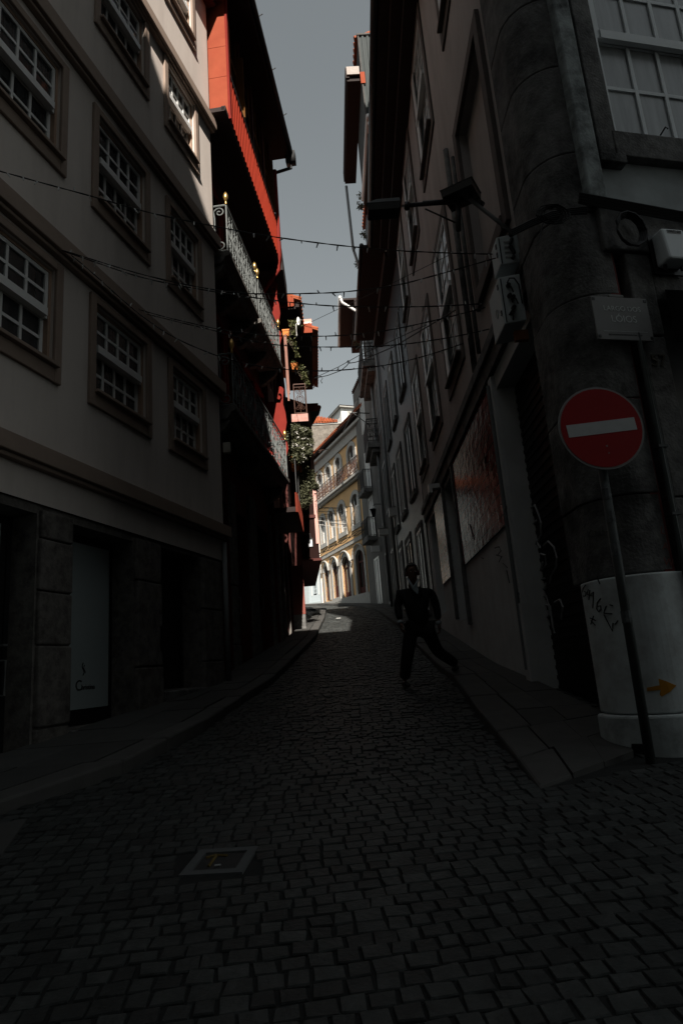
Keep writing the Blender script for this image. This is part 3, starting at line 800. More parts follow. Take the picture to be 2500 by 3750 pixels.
# ================================================================ END OF THE LANE
AY = math.radians(-22)
FY = Fr(-1.59, 42.64, 3.6, AY, 1)
FY.empty('ochre_house', 'ochre yellow house with grey arched openings and long iron balcony at the lane end', 'building')
def arch_pts(u0, u1, zs, rise, n=10):
    c = (u0 + u1) / 2; hw = (u1 - u0) / 2
    R = (hw * hw + rise * rise) / (2 * rise); cz = zs + rise - R; a = math.asin(hw / R)
    return [(c + R * math.sin(-a + 2 * a * i / n), cz + R * math.cos(-a + 2 * a * i / n)) for i in range(n + 1)]
def arched(fr, u0, u1, z0, zs, rise, sw, st, kind, hood=False):
    """arched opening: stone dressing with an arched head, joinery and glass"""
    inn = arch_pts(u0, u1, zs, rise); outr = arch_pts(u0 - sw, u1 + sw, zs + .02, rise + st)
    m = MB(fr)
    for d in ((-.2, .05),):
        for (a, b), (c, e) in zip(zip(inn, inn[1:]), zip(outr, outr[1:])):
            m.hexa([(a[0], d[0], a[1]), (b[0], d[0], b[1]), (e[0], d[0], e[1]), (c[0], d[0], c[1])], [(a[0], d[1], a[1]), (b[0], d[1], b[1]), (e[0], d[1], e[1]), (c[0], d[1], c[1])])
        m.box(u0 - sw, u0, d[0], d[1], z0, zs - .001).box(u1, u1 + sw, d[0], d[1], z0, zs - .001)
    if kind != 'door': m.box(u0 - sw, u1 + sw, -.2, .07, z0 - .28, z0 - .002)
    wn = P(fr, 'arched_' + ('door' if kind == 'door' else 'window'), m, greystone)
    zt = zs + rise; D = -.12
    j = MB(fr); f = oxblood if kind in ('door', 'shop') else white
    zc = z0
    if kind == 'shop': j.box(u0, u1, D - .06, D, z0, z0 + .75); zc = z0 + .75
    for a, b in ((u0, u0 + .10), (u1 - .10, u1), ((u0 + u1) / 2 - .06, (u0 + u1) / 2 + .06)): j.box(a, b, D - .05, D, zc, zt)
    j.box(u0 + .1, u1 - .1, D - .05, D + .005, zs - .30, zs - .20)
    if kind == 'door': j.box(u0 + .1, u1 - .1, D - .05, D, z0, z0 + .5)
    P(fr, 'joinery', j, f, wn)
    P(fr, 'glass', MB(fr).box(u0, u1, D - .05, D - .03, z0, zt), glass, wn)
    if kind == 'win':
        k = MB(fr)
        for a, b in ((u0 + .12, u0 + .34), (u1 - .34, u1 - .12), ((u0 + u1) / 2 - .05, (u0 + u1) / 2 + .12)): k.box(a, b, D - .029, D - .02, z0, zs - .3)
        P(fr, 'curtain', k, white, wn)
    if hood:
        hp = arch_pts(u0 - sw - .02, u1 + sw + .02, zs + .03, rise + st + .03)
        P(fr, 'hood_mould', MB(fr).tube([(u0 - sw - .12, .10, zs - .02), *[(a, .12, b) for a, b in hp], (u1 + sw + .12, .10, zs - .02)], .055, 6), greystone, wn)
    return wn
cen = [(-.82, .40), (-2.45, .49), (-4.28, .66), (-6.5, .58)]
yops = []
for k, (c, hw) in enumerate(cen):
    zb = (4.22, 4.22, 3.85, 3.85)[k]
    yops.append((c - hw, c + hw, zb, 6.05, .42, .26, .26))
    c1 = c - (.0 if k else .0)
    yops.append((c - .47 - .06 * (k > 1), c + .47 + .06 * (k > 1), 7.98, 9.35, .42, .20, .22))
    yops.append((c - .47 - .06 * (k > 1), c + .47 + .06 * (k > 1), 10.72, 12.3, .45, .22, .24))
holes = [(a - w_, b + w_, z0, zs + .01) for a, b, z0, zs, r_, w_, t_ in yops]
wy = MB(FY)
wallgrid(wy, -10.5, .12, 2.4, 13.9, [(a - w_ * .0, b + w_ * .0, z0, zs + r_) for a, b, z0, zs, r_, w_, t_ in yops], .25)
for q in (((-10.5, 0), (-10.5, -7)), ((.12, 0), (.12, -7)), ((-10.5, -7), (.12, -7))):
    (a, b), (c, e) = q; wy.quad((a, b, 2.4), (c, e, 2.4), (c, e, 13.9), (a, b, 13.9))
wy.quad((-10.5, 0, 13.9), (.12, 0, 13.9), (.12, -7, 13.9), (-10.5, -7, 13.9))
for a, b, z0, zs, r_, w_, t_ in yops:
    q = [(min(max(u, a), b), zz) for u, zz in arch_pts(a - w_, b + w_, zs + .02, r_ + t_, 24)]
    for (u, y0), (v, y1) in zip(q, q[1:]):
        if v - u > 1e-5 and min(y0, y1) < zs + r_: wy.quad((u, -.001, min(y0, zs + r_) - .03), (v, -.001, min(y1, zs + r_) - .03), (v, -.001, zs + r_), (u, -.001, zs + r_))
P(FY, 'wall', wy, ochre)
for i, (a, b, z0, zs, r_, w_, t_) in enumerate(yops):
    fl_ = i % 3; k = i // 3
    arched(FY, a, b, z0, zs, r_, w_, t_, ('shop' if k == 1 else 'door') if fl_ == 0 else 'win', fl_ == 0)
# spandrels of the square holes behind the arches are closed by the dressings; the plinth and bands follow
P(FY, 'plinth', MB(FY).hexa([(-10.4, -.1, 2.4), (.1, -.1, 3.4), (.1, .06, 3.4), (-10.4, .06, 2.4)], [(-10.4, -.1, 3.82), (.1, -.1, 4.20), (.1, .06, 4.20), (-10.4, .06, 3.82)]), greystone)
P(FY, 'string_course', MB(FY).box(-10.4, .1, -.05, .07, 6.98, 7.22), greystone)
P(FY, 'corner_strip', MB(FY).box(.12, .34, -.4, .06, 3.6, 13.6), white)
ct = MB(FY)
for k in range(3): ct.tube([(.1 - i * .4, .10 + .02 * k, 7.28 + .06 * k + .10 * abs(math.sin(i * .55 + k))) for i in range(26)], .022, 5)
P(FY, 'cable', ct, cable_m)
P(FY, 'balcony_slab', MB(FY).box(-8.2, .05, 0, .40, 10.55, 10.68).box(-8.1, 0, 0, .25, 10.44, 10.549), greystone)
railing(FY, 'balcony_railing', FY.root, -8.15, .0, .37, 10.68, 11.58, rustiron, 'u', .34, .013)
P(FY, 'frieze', MB(FY).box(-10.4, .1, 0, .10, 13.0, 13.55).box(-10.4, .12, 0, .3, 13.56, 13.72), greystone)
P(FY, 'eave', MB(FY).box(-10.5, .3, -.1, .38, 13.92, 14.02), soffit)
tiles(FY, -10.5, .35, .45, 14.04, -3.5, 16.2, FY.root)

FP_ = Fr(-1.72, 42.9, 3.9, math.radians(-52), 1)
FP_.empty('pale_house', 'pale blue and white house with a lettered white door left of the ochre house', 'building')
po = [(.10, 1.15, 4.35, 6.42), (.10, 1.15, 6.75, 7.5), (1.9, 2.9, 4.4, 6.4)]
P(FP_, 'wall', shell(FP_, -.1, 6, 3, 11.5, po, 5, .2), palehouse)
dq = P(FP_, 'door', MB(FP_).box(.10, 1.15, -.16, -.10, 4.35, 6.42), mat('pale_door_paint', (.46, .52, .54), .6, .06, 5, spec=.1))
P(FP_, 'door_slat', MB(FP_).box(.28, .33, -.10, -.08, 4.8, 6.2).box(.9, .95, -.10, -.08, 4.8, 6.2), pvc, dq)
ins = MB(FP_)
for i in range(26):
    if i % 7 != 6: ins.box(.50, .72, -.098, -.094, 6.12 - i * .045, 6.135 - i * .045)
P(FP_, 'lettering', ins, dark, dq)
P(FP_, 'letter_box', MB(FP_).box(.5, .75, -.10, -.07, 4.86, 4.92), dark, dq)
P(FP_, 'fanlight', MB(FP_).box(.10, 1.15, -.16, -.12, 6.75, 7.5), glass)
P(FP_, 'fanlight_bar', MB(FP_).box(.55, .61, -.12, -.09, 6.75, 7.5), white)
P(FP_, 'shutter', MB(FP_).box(1.9, 2.9, -.16, -.1, 4.4, 6.4), greystone)
tiles(FP_, -.1, 6, .4, 11.5, -3, 13.3, FP_.root)

# stone gable, white dormer house and roofs behind the ochre house
c0 = at(1095, 1800, 52); c1 = at(1330, 1800, 52)
FB = Fr(c0.x - 1.6, 52, 6, math.radians(88), -1)
FB.empty('stone_gable_house', 'rubble stone gable with orange tiled roof rising behind the ochre house', 'building')
zt = at(1150, 1556, 52).z
P(FB, 'wall', shell(FB, 0, 9.5, 5, zt, [], 7), rubble)
P(FB, 'coping', MB(FB).box(-.1, 9.5, -.3, .06, zt, zt + .12), greystone)
rf = MB(FB)
for i in range(22):
    u = .1 + .24 * i; t = 1.0 if u < 3.0 else max(.03, 1 - (u - 3.0) / 2.5)
    n_ = max(1, int(8 * t))
    for j in range(n_):
        t0, t1 = t * j / n_, t * (j + 1.08) / n_
        rf.tube([(u, .15 - 2.6 * t0, zt + .19 + 1.75 * t0), (u, .15 - 2.6 * t1, zt + .17 + 1.75 * t1)], .10, 6)
    rf.hexa([(u - .12, .15, zt + .13), (u + .12, .15, zt + .13), (u + .12, .15 - 2.6 * t, zt + .13 + 1.75 * t), (u - .12, .15 - 2.6 * t, zt + .13 + 1.75 * t)], [(u - .12, .15, zt + .16), (u + .12, .15, zt + .16), (u + .12, .15 - 2.6 * t, zt + .16 + 1.75 * t), (u - .12, .15 - 2.6 * t, zt + .16 + 1.75 * t)])
P(FB, 'roof', rf, rooft)
FW = Fr(at(1247, 1487, 60).x, 60, 10, math.radians(68), -1)
FW.empty('white_attic_house', 'white rendered attic house with framed windows and shallow tiled roof on the skyline', 'building')
za = at(1250, 1490, 60).z
wo_ = [(.8, 1.6, za - 1.75, za - .55), (2.35, 3.15, za - 1.75, za - .55), (5.1, 5.9, za - 1.75, za - .55)]
P(FW, 'wall', shell(FW, 0, 9, 9, za - .1, wo_, 8, .15), white)
for a, b, c, e in wo_:
    fm = MB(FW); fm.box(a - .14, a, 0, .05, c - .14, e + .14).box(b, b + .14, 0, .05, c - .14, e + .14).box(a, b, 0, .05, c - .14, c).box(a, b, 0, .05, e, e + .14)
    q = P(FW, 'window', fm, greystone)
    P(FW, 'casement', MB(FW).box(a, a + .1, -.08, -.03, c, e).box(b - .1, b, -.08, -.03, c, e).box(a + .1, b - .1, -.08, -.03, c, c + .1).box(a + .1, b - .1, -.08, -.03, e - .1, e), white, q)
    P(FW, 'glass', MB(FW).box(a + .02, b - .02, -.1, -.08, c + .02, e - .02), glass, q)
P(FW, 'eave', MB(FW).box(-.25, 9.1, -.2, .35, za - .1, za + .06), greystone)
hr = MB(FW); e_ = [(-.3, .42, za + .06), (9.2, .42, za + .06), (9.2, -8.4, za + .06), (-.3, -8.4, za + .06)]; t_ = [(3.2, -3.6, za + 1.15), (6.5, -3.6, za + 1.15), (6.5, -4.4, za + 1.15), (3.2, -4.4, za + 1.15)]
hr.hexa(e_, t_)
P(FW, 'roof', hr, rooft)
P(FW, 'side_eave', MB(FW).box(-.26, -.02, -8.3, -.22, za - .1, za + .055), greystone)

# ================================================================ RIGHT: pink-grey rendered house
AG = math.radians(.69)
FG = Fr(2.2, 8.6, -.7, AG, 1)
FG.empty('rendered_house', 'tall grey pink rendered house with shuttered sash windows above red tiles on the right', 'building')
gcols = [(1.33, 2.78), (4.28, 5.72), (7.15, 8.5), (-2.02, -.40)]
gops = [(a, b, c, d) for a, b in gcols for c, d in ((4.98, 7.62), (9.62, 12.0))]
P(FG, 'wall', shell(FG, -3.1, 9.0, 4.02, 12.6, gops, 7, .22), pinkr)
stone_t = mat('brown_grey_stone', (.17, .14, .125), .85, .3, 5, .3, 50)
for a, b in gcols:
    for c, d in ((4.98, 7.62), (9.62, 12.0)):
        if a < 0 and c < 6:
            q = P(FG, 'blind_window', MB(FG).box(a, b, -.16, -.12, c, d), pinkr)
            P(FG, 'surround', MB(FG).box(a - .18, a, 0, .06, c - .2, d + .18).box(b, b + .18, 0, .06, c - .2, d + .18).box(a, b, 0, .06, d, d + .18).box(a, b, 0, .08, c - .2, c), stone_t, q, bevel=.008)
            continue
        wn = sash(FG, a, b, c, d, 3, 3, -.03, (.18, .18, .22), .035, glassc, stone_t, .11)
        P(FG, 'shutter', MB(FG).box(b - .30, b - .06, .031, .05, c + .04, d - .06), white, wn)
gr = [(3.80, 5.15, .75, 3.62), (-2.55, -.42, -1.4, 3.5), (7.0, 8.3, 1.1, 3.6)]
P(FG, 'ground_wall', shell(FG, -3.1, 9.0, -2, 4.0, gr, 7, .35, -.02), plinth_m)
P(FG, 'string_course', MB(FG).box(-3.05, 9.0, -.1, .10, 3.94, 4.10).box(-3.05, 9.0, -.1, .05, 3.72, 3.938), granite_d, bevel=.01)
P(FG, 'tile_panel', MB(FG).box(-.33, 3.62, -.1, .012, 1.70, 3.72), redtile)
P(FG, 'tile_panel', MB(FG).box(5.3, 6.9, -.1, .012, 1.74, 3.72), redtile)
P(FG, 'corner_pier', MB(FG).box(-.42, -.20, -.1, .06, -1.5, .62).box(-.40, -.22, -.1, .04, .622, 3.7), plinth_m, bevel=.01)
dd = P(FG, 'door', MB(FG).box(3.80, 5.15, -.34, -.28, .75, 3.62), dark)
P(FG, 'door_frame', MB(FG).box(3.64, 3.80, -.05, .04, .6, 3.71).box(5.15, 5.30, -.05, .04, .8, 3.71), granite_d, dd)
P(FG, 'notice', MB(FG).box(3.68, 3.78, .04, .05, 1.75, 2.1), plaque_m, dd)
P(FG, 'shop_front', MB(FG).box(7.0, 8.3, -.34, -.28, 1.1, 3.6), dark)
P(FG, 'downpipe', MB(FG).tube([(.28, .07, 8.0), (.30, .07, 4.1)], .045, 8), granite_d, smooth=True)
P(FG, 'downpipe', MB(FG).tube([(-.12, .07, 7.5), (-.10, .07, 4.2)], .03, 8), granite_d, smooth=True)
P(FG, 'downpipe', MB(FG).tube([(-2.72, .08, 12.3), (-2.70, .08, 4.1)], .04, 8), granite_d, smooth=True)
P(FG, 'conduit', MB(FG).tube([(-.30, .06, 3.6), (-.30, .06, -.2)], .028, 8).box(-.36, -.24, .0, .075, .72, .75).box(-.36, -.24, .0, .075, 1.85, 1.88), pvc_g)
P(FG, 'eave', MB(FG).box(-3.1, 9.1, -.2, .72, 12.56, 12.66).box(-3.1, 9.1, 0, .5, 12.36, 12.555).box(-3.1, 9.1, 0, .28, 12.15, 12.355), soffit)
P(FG, 'gutter', MB(FG).tube([(-3.1, .80, 12.66), (9.1, .80, 12.62)], .08, 8), ironb, smooth=True)
tiles(FG, -3.1, 9.1, .82, 12.72, -4.5, 15.6, FG.root, pitch=.24)
P(FG, 'lamp_bracket', MB(FG).box(5.25, 5.45, .04, .3, 3.70, 3.80).box(5.25, 5.45, .22, .30, 3.60, 3.70), pvc)
# dark recessed doorway with sprayed shutter
sh = P(FG, 'roller_shutter', MB(FG).box(-2.55, -.42, -.33, -.27, -1.4, 3.5), mat('black_shutter', (.012, .012, .012), .6, .2, 6))
sl = MB(FG)
for i in range(40): sl.box(-2.54, -.43, -.27, -.255, -1.3 + i * .12, -1.3 + i * .12 + .05)
P(FG, 'shutter_slat', sl, mat('black_shutter_slat', (.010, .010, .010), .55, .2, 6), sh)
rnd = random.Random(5)
gf = MB(FG)
def gstroke(pts):
    gf.tube([(p[0], -.247, p[1]) for p in pts], .014, 4)
def gpx(pts):
    return [FG.uv(1300 + x * 800 / 1568, 1400 + y * 800 / 1568, -.25) for x, y in pts]
for st in ([(1235, 980), (1225, 1060), (1235, 1180), (1240, 1260), (1275, 1290), (1300, 1250)], [(1240, 960), (1262, 900), (1290, 880), (1310, 930), (1335, 1010), (1335, 1090), (1310, 1140)], [(1232, 1120), (1262, 1030), (1300, 990)], [(1240, 1190), (1262, 1110), (1285, 1220)], [(1290, 1230), (1305, 1130), (1330, 1190)], [(1285, 1260), (1300, 1350), (1330, 1350), (1345, 1290)], [(1305, 1255), (1315, 1330)], [(1330, 1230), (1365, 1240), (1370, 1310), (1335, 1350)], [(1350, 1170), (1385, 1140), (1425, 1180), (1448, 1260), (1445, 1320), (1405, 1390), (1395, 1440)], [(1268, 1400), (1300, 1400), (1325, 1450), (1330, 1480), (1365, 1480), (1365, 1440)], [(1318, 1420), (1362, 1405)], [(1270, 1430), (1262, 1510), (1310, 1500)], [(1350, 1540), (1370, 1530), (1390, 1600), (1395, 1670), (1375, 1690)], [(1345, 1600), (1385, 1600)], [(1400, 1600), (1420, 1750), (1430, 1800)], [(1430, 1580), (1470, 1560), (1490, 1610), (1480, 1700)]):
    gstroke(gpx(st))
P(FG, 'graffiti', gf, mat('spray_grey', (.5, .5, .5), .8, .2, 6), sh)
for st in ([(1000, 1190), (1030, 1180), (1045, 1210), (1020, 1240)], [(1010, 1240), (1050, 1250), (1030, 1290)], [(1060, 1300), (1090, 1330)], [(1085, 1350), (1105, 1440)], [(905, 1260), (920, 1265)], [(820, 1020), (850, 1130)], [(935, 530), (930, 580)]):
    P(FG, 'scribble', MB(FG).tube([(u, .02, z) for u, z in [FG.uv(1300 + x * 800 / 1568, 1400 + y * 800 / 1568, .02) for x, y in st]], .008, 4), mat('pencil_grey', (.14, .14, .14), .8, .1, 6))

# ================================================================ RIGHT ROW BEYOND
A5 = math.radians(-1.6)
F5 = Fr(2.30, 17.62, .4, A5, 1)
F5.empty('zinc_clad_house', 'tall dark house with grey ribbed sheet gable and jutting eaves beyond the rendered house', 'building')
o5 = [(1.0, 2.2, c, c + 2.2) for c in (5.0, 8.4, 13.4, 16.2)] + [(3.6, 4.8, c, c + 2.2) for c in (5.0, 8.4, 13.4, 16.2)] + [(6.0, 7.1, c, c + 2.2) for c in (5.0, 8.4, 13.4, 16.2)] + [(.8, 2.0, 1.4, 3.8), (3.4, 4.8, 1.6, 4.0), (6, 7.2, 1.9, 4.2)]
P(F5, 'wall', shell(F5, .02, 8.3, -.5, 19.3, o5, 7, .2), greytile)
for a, b, c, e in o5:
    wn = P(F5, 'window', MB(F5).box(a, a + .09, -.04, .02, c, e).box(b - .09, b, -.04, .02, c, e).box(a + .09, b - .09, -.04, .02, e - .09, e).box(a + .09, b - .09, -.04, .02, c, c + .1).box((a + b) / 2 - .05, (a + b) / 2 + .05, -.04, .02, c + .1, e - .09), random.Random(int(a * 10 + c)).choice((pvc_g, white, pvc_g)))
    P(F5, 'glass', MB(F5).box(a + .05, b - .05, -.02, -.01, c + .05, e - .05), glass if int(a * 10 + c) % 3 else glassc, wn)
    P(F5, 'surround', MB(F5).box(a - .16, a, 0, .035, c - .16, e + .16).box(b, b + .16, 0, .035, c - .16, e + .16).box(a, b, 0, .035, e, e + .16).box(a, b, 0, .09, c - .16, c), granite_d, wn)
gm_ = MB(F5); corr(gm_, .48, -7, -.06, 16.0, 20.6, .16, -.03, -.05, 'd')
P(F5, 'ribbed_gable', gm_, metalg)
P(F5, 'gable_flashing', MB(F5).box(-.10, .0, .485, .53, 16.3, 20.6).box(-.12, .02, -7, .56, 20.6, 20.66), mat('weathered_flashing', (.13, .125, .12), .9, .4, 6, spec=.05))
P(F5, 'parapet_box', MB(F5).box(.021, 3.0, .0, .52, 16.4, 20.58), metalg)
P(F5, 'upper_eave', MB(F5).box(.25, 5.0, .53, .98, 19.1, 19.4).box(.2, 5.0, .9, 1.02, 19.2, 19.62), soffit)
P(F5, 'end_patch', MB(F5).box(.15, .2, .55, .98, 19.28, 19.6), mat('raw_mortar', (.5, .44, .4), .9, .3, 10, .3))
P(F5, 'flag_strip', MB(F5).box(-.13, -.105, .42, .57, 18.6, 19.05), salmon)
P(F5, 'lower_eave', MB(F5).box(.05, 5.9, -.1, 1.0, 12.55, 12.66).box(.05, 5.9, 0, .35, 12.2, 12.548), soffit)
P(F5, 'lower_gutter', MB(F5).tube([(.05, 1.04, 12.66), (5.9, 1.04, 12.62)], .07, 8), ironb, smooth=True)
P(F5, 'gutter', MB(F5).tube([(-.7, .5, 16.72), (3.0, .5, 16.70)], .10, 10), pvc, smooth=True)
P(F5, 'downpipe', MB(F5).tube([(-.55, .5, 16.6), (-.55, .48, 16.45), (-.5, .12, 16.2), (-.45, .05, 16.1)], .05, 8), pvc, smooth=True)
P(F5, 'lower_cornice', MB(F5).box(-.5, .02, -.6, .45, 16.75, 17.0).box(-.45, .02, -.6, .3, 16.5, 16.748), wood)
P(F5, 'wall_pipe', MB(F5).tube([(7.9, .08, 15.5), (7.9, .08, 1.5)], .06, 8), pvc_g, smooth=True)
P(F5, 'tall_pipe', MB(F5).tube([(4.9, .95, 18.9), (4.9, .9, 16), (4.85, .4, 13.5)], .055, 8), pvc_g, smooth=True)
tiles(F5, .0, 3.0, .62, 20.62, -3.5, 22.0, F5.root)
tiles(F5, 3.0, 8.3, .1, 19.35, -3.5, 21.2, F5.root)

F6 = Fr(2.06, 26.0, 1.5, math.radians(-1.8), 1)
F6.empty('balcony_house', 'dark boarded house with gutter bracket and two iron balconies right of the lane', 'building')
o6 = [(.8, 2.0, c, c + 2.3) for c in (10.1, 13.5)] + [(3.2, 4.4, c, c + 2.3) for c in (6.4, 10.1, 13.5)] + [(.8, 2.0, 6.4, 8.6), (.7, 1.9, 2.3, 4.7), (3.3, 4.6, 2.7, 5.1)]
P(F6, 'wall', shell(F6, .02, 6.0, .5, 18.3, o6, 7, .2), mat('dark_boarding', (.10, .095, .09), .85, .3, 3, .1, 60, stretch=(4, 4, .5)))
for a, b, c, e in o6:
    wn = P(F6, 'window', MB(F6).box(a, a + .1, -.04, .02, c, e).box(b - .1, b, -.04, .02, c, e).box(a + .1, b - .1, -.04, .02, e - .1, e).box(a + .1, b - .1, -.04, .02, c, c + .1).box((a + b) / 2 - .05, (a + b) / 2 + .05, -.04, .02, c + .1, e - .1), pvc_g)
    P(F6, 'glass', MB(F6).box(a + .05, b - .05, -.02, -.01, c + .05, e - .05), glass, wn)
for a, b, z in ((1.0, 4.6, 13.42), (2.3, 4.7, 10.0)):
    sb = P(F6, 'balcony', MB(F6).box(a, b, 0, .55, z - .28, z).box(a + .1, b - .1, 0, .35, z - .5, z - .282), granite_d)
    railing(F6, 'front_railing', sb, a + .03, b - .03, .52, z, z + 1.1, ironb, 'u', .35, .014)
    railing(F6, 'side_railing', sb, .02, .52, a + .03, z, z + 1.1, ironb, 'd', .25, .016)
P(F6, 'eave', MB(F6).box(3.9, 9.0, -.2, 1.12, 18.30, 18.40).box(3.9, 9.0, 0, .45, 17.9, 18.298), soffit)
P(F6, 'gutter', MB(F6).tube([(3.85, 1.16, 18.45), (9.0, 1.16, 18.40)], .09, 10), pvc, smooth=True)
P(F6, 'downpipe', MB(F6).tube([(3.8, 1.12, 18.3), (3.8, 1.08, 18.1), (3.8, .3, 17.5), (3.8, .12, 17.3), (3.8, .1, 16.0)], .07, 8), pvc, smooth=True)
P(F6, 'drain_pipe', MB(F6).tube([(2.7, .09, 15.8), (2.7, .09, 2)], .06, 8), pvc_g, smooth=True)
tiles(F6, .0, 6.0, .05, 18.35, -3.5, 20, F6.root, m=mat('dark_tile', (.07, .04, .03), .9, .3, 8))  # tile colour darker than on the other roofs

F7 = Fr(1.88, 32.0, 2.2, math.radians(-11), 1)
F7.empty('iron_balcony_house', 'narrow shaded house with two plain barred balconies and rod awning next to the ochre house', 'building')
o7 = [(1.0, 2.0, c, c + 2.2) for c in (6.5, 9.1, 12.4)] + [(.8, 1.9, 3.0, 5.4)]
P(F7, 'wall', shell(F7, .02, 3.6, 1, 15.5, o7, 6, .2), mat('dark_render', (.17, .165, .155), .9, .25, 2, .1, 60))  # plain dark grey render
for a, b, c, e in o7:
    wn = P(F7, 'window', MB(F7).box(a, a + .1, -.04, .02, c, e).box(b - .1, b, -.04, .02, c, e).box(a + .1, b - .1, -.04, .02, e - .1, e).box((a + b) / 2 - .06, (a + b) / 2 + .06, -.04, .02, c, e - .1), pvc)
    P(F7, 'glass', MB(F7).box(a + .05, b - .05, -.02, -.01, c, e - .05), glassc, wn)
for z in (6.45, 9.05):
    sb = P(F7, 'balcony', MB(F7).box(.8, 2.3, 0, .48, z - .22, z), granite_d)
    railing(F7, 'front_railing', sb, .82, 2.28, .45, z, z + 1.0, ironb, 'u', .14, .014, False)
    railing(F7, 'side_railing', sb, .02, .45, .82, z, z + 1.0, ironb, 'd', .14, .014, False)
P(F7, 'rod_frame', MB(F7).tube([(.1, .0, 12.9), (.1, .9, 12.95), (3.0, .9, 12.95)], .03, 6).tube([(.1, .9, 12.95), (.1, .3, 14.2)], .022, 5).tube([(1.4, .9, 12.95), (1.4, .3, 14.2)], .022, 5).tube([(.1, .0, 12.2), (.1, .9, 12.95)], .022, 5), ironb)
P(F7, 'shop_sign', MB(F7).box(.4, .45, .02, .45, 5.55, 5.85), white)
tiles(F7, .0, 3.6, .05, 15.55, -3.5, 17, F7.root, m=MATS['dark_tile'])

# ================================================================ RIGHT: corner building with round stone pier
FC = Fr(2.32, 4.90, -.9, math.radians(77), -1)
FC.empty('corner_building', 'stained granite corner building with rounded pier and large white sash window by the square', 'building')
CC, CY = (2.32, 5.30), 4.9
def cpath(R, end, back=5.9, a1=283):
    """plan of the rounded corner: street side, quarter round, then along the square"""
    pts = [(CC[0] - R, back)] + [(CC[0] + R * math.cos(math.radians(a)), CC[1] + R * math.sin(math.radians(a))) for a in range(180, a1 + 1, 6)]
    a = math.radians(a1); e = (CC[0] + R * math.cos(a), CC[1] + R * math.sin(a))
    pts.append((e[0] + .974 * end, e[1] + .225 * end)); pts.append((e[0] + .974 * end - .225 * .8, e[1] + .225 * end + .974 * .8))
    return pts
def cworld(m, pts, z0, z1):
    rt = FC.root
    t = Vector((math.sin(FC.az), math.cos(FC.az))); yv = Vector((-math.cos(FC.az), math.sin(FC.az)))
    q = [((Vector(p) - FC.o.xy).dot(t), (Vector(p) - FC.o.xy).dot(yv) * FC.side) for p in pts]
    m.ud(q, z0, z1)
pm = MB(FC); z = .53; rnd = random.Random(2)
while z < 21:
    h = rnd.choice((.62, .8, .95)); j = rnd.uniform(-.006, .006); cworld(pm, cpath(.365 + j, .10, 5.68), z, z + h - .005); z += h
P(FC, 'round_pier', pm, granite_d, bevel=.012)
bm_ = MB(FC); cworld(bm_, cpath(.40, .17, 5.40), -.5, .52)
wb = P(FC, 'painted_base', bm_, mat('dirty_white_paint', (.72, .77, .76), .8, .2, 2, .15, 60, stain=(.26, .235, .22), sscale=2.6, samt=.6), bevel=.015)
bm_ = MB(FC); cworld(bm_, cpath(.44, .19, 5.38), -1.2, -.505)
P(FC, 'plinth', bm_, mat('grey_white_paint', (.60, .65, .64), .8, .25, 2.5, .15, 60, stain=(.16, .155, .15), sscale=4, samt=.75), bevel=.02)
wops = [(.43, 2.0, 4.58, 6.9), (2.9, 4.3, 4.58, 6.9)]
P(FC, 'wall', shell(FC, .02, 12, 3.74, 21, wops, .6, .2, -.06), mat('grey_plaster', (.48, .52, .52), .85, .2, 1.5, .2, 80, stain=(.2, .2, .2), sscale=1.6, samt=.5))  # unseen storeys raised, with the pier, to block sky light from the lane
P(FC, 'rear_wall', MB(FC).box(1.7, 12, -6.5, -.67, 3.4, 20.9), granite_d)
P(FC, 'moulding_strip', MB(FC).box(.02, .20, -.1, .05, 3.75, 21), mossy, bevel=.02)
P(FC, 'dark_pilaster', MB(FC).box(.24, .44, -.1, .02, 4.30, 21), granite_d, bevel=.01)
for a, b, c, e in wops:
    sash(FC, a, b, c, e, 4, 2, .04, None, 0, glassc, fm=mat('grey_white_joinery', (.84, .87, .87), .5, .1, 6))
    q = P(FC, 'window_surround', MB(FC).box(a - .03, b + .2, -.1, .03, 4.28, 4.55).box(b, b + .2, -.1, .02, 4.552, 7).box(.22, a + .06, -.1, .035, 4.2, 4.30) if a < 1 else MB(FC).box(a - .2, b + .2, -.1, .03, 4.28, 4.55), granite_d, bevel=.01)
    P(FC, 'hook', MB(FC).tube([(a + .5, .0, 4.58), (a + .52, .06, 4.62), (a + .54, .06, 4.60)], .008, 5), ironb, q)
P(FC, 'lintel_band', MB(FC).box(.10, 7, -.4, .02, 3.30, 3.72), granite_d, bevel=.015)
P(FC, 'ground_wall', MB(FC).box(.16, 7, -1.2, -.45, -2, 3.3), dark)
P(FC, 'red_board', MB(FC).box(.11, .20, -.4, -.03, .0, 3.3), mat('deep_red_board', (.16, .02, .015), .6, .3, 4, .1))
P(FC, 'door_pier', MB(FC).box(.29, .53, -.44, .0, -1.2, 1.1).box(.30, .53, -.44, -.005, 1.112, 2.5).box(.29, .53, -.44, .0, 2.512, 3.29), granite_d, bevel=.015)
P(FC, 'lintel', MB(FC).box(.531, 1.8, -.44, -.01, 2.85, 3.29), granite_d, bevel=.015)
P(FC, 'red_sign_board', MB(FC).box(.95, 2.6, -.02, .03, 2.95, 3.30), mat('dull_red_board', (.16, .03, .025), .6, .2, 4))
P(FC, 'awning', MB(FC).hexa([(.62, .0, 2.45), (2.5, .0, 2.45), (2.5, .75, 2.35), (.75, .75, 2.35)], [(.62, .0, 2.95), (2.5, .0, 2.95), (2.5, .75, 2.45), (.75, .75, 2.45)]), mat('black_canvas', (.012, .012, .012), .8, .1, 6))
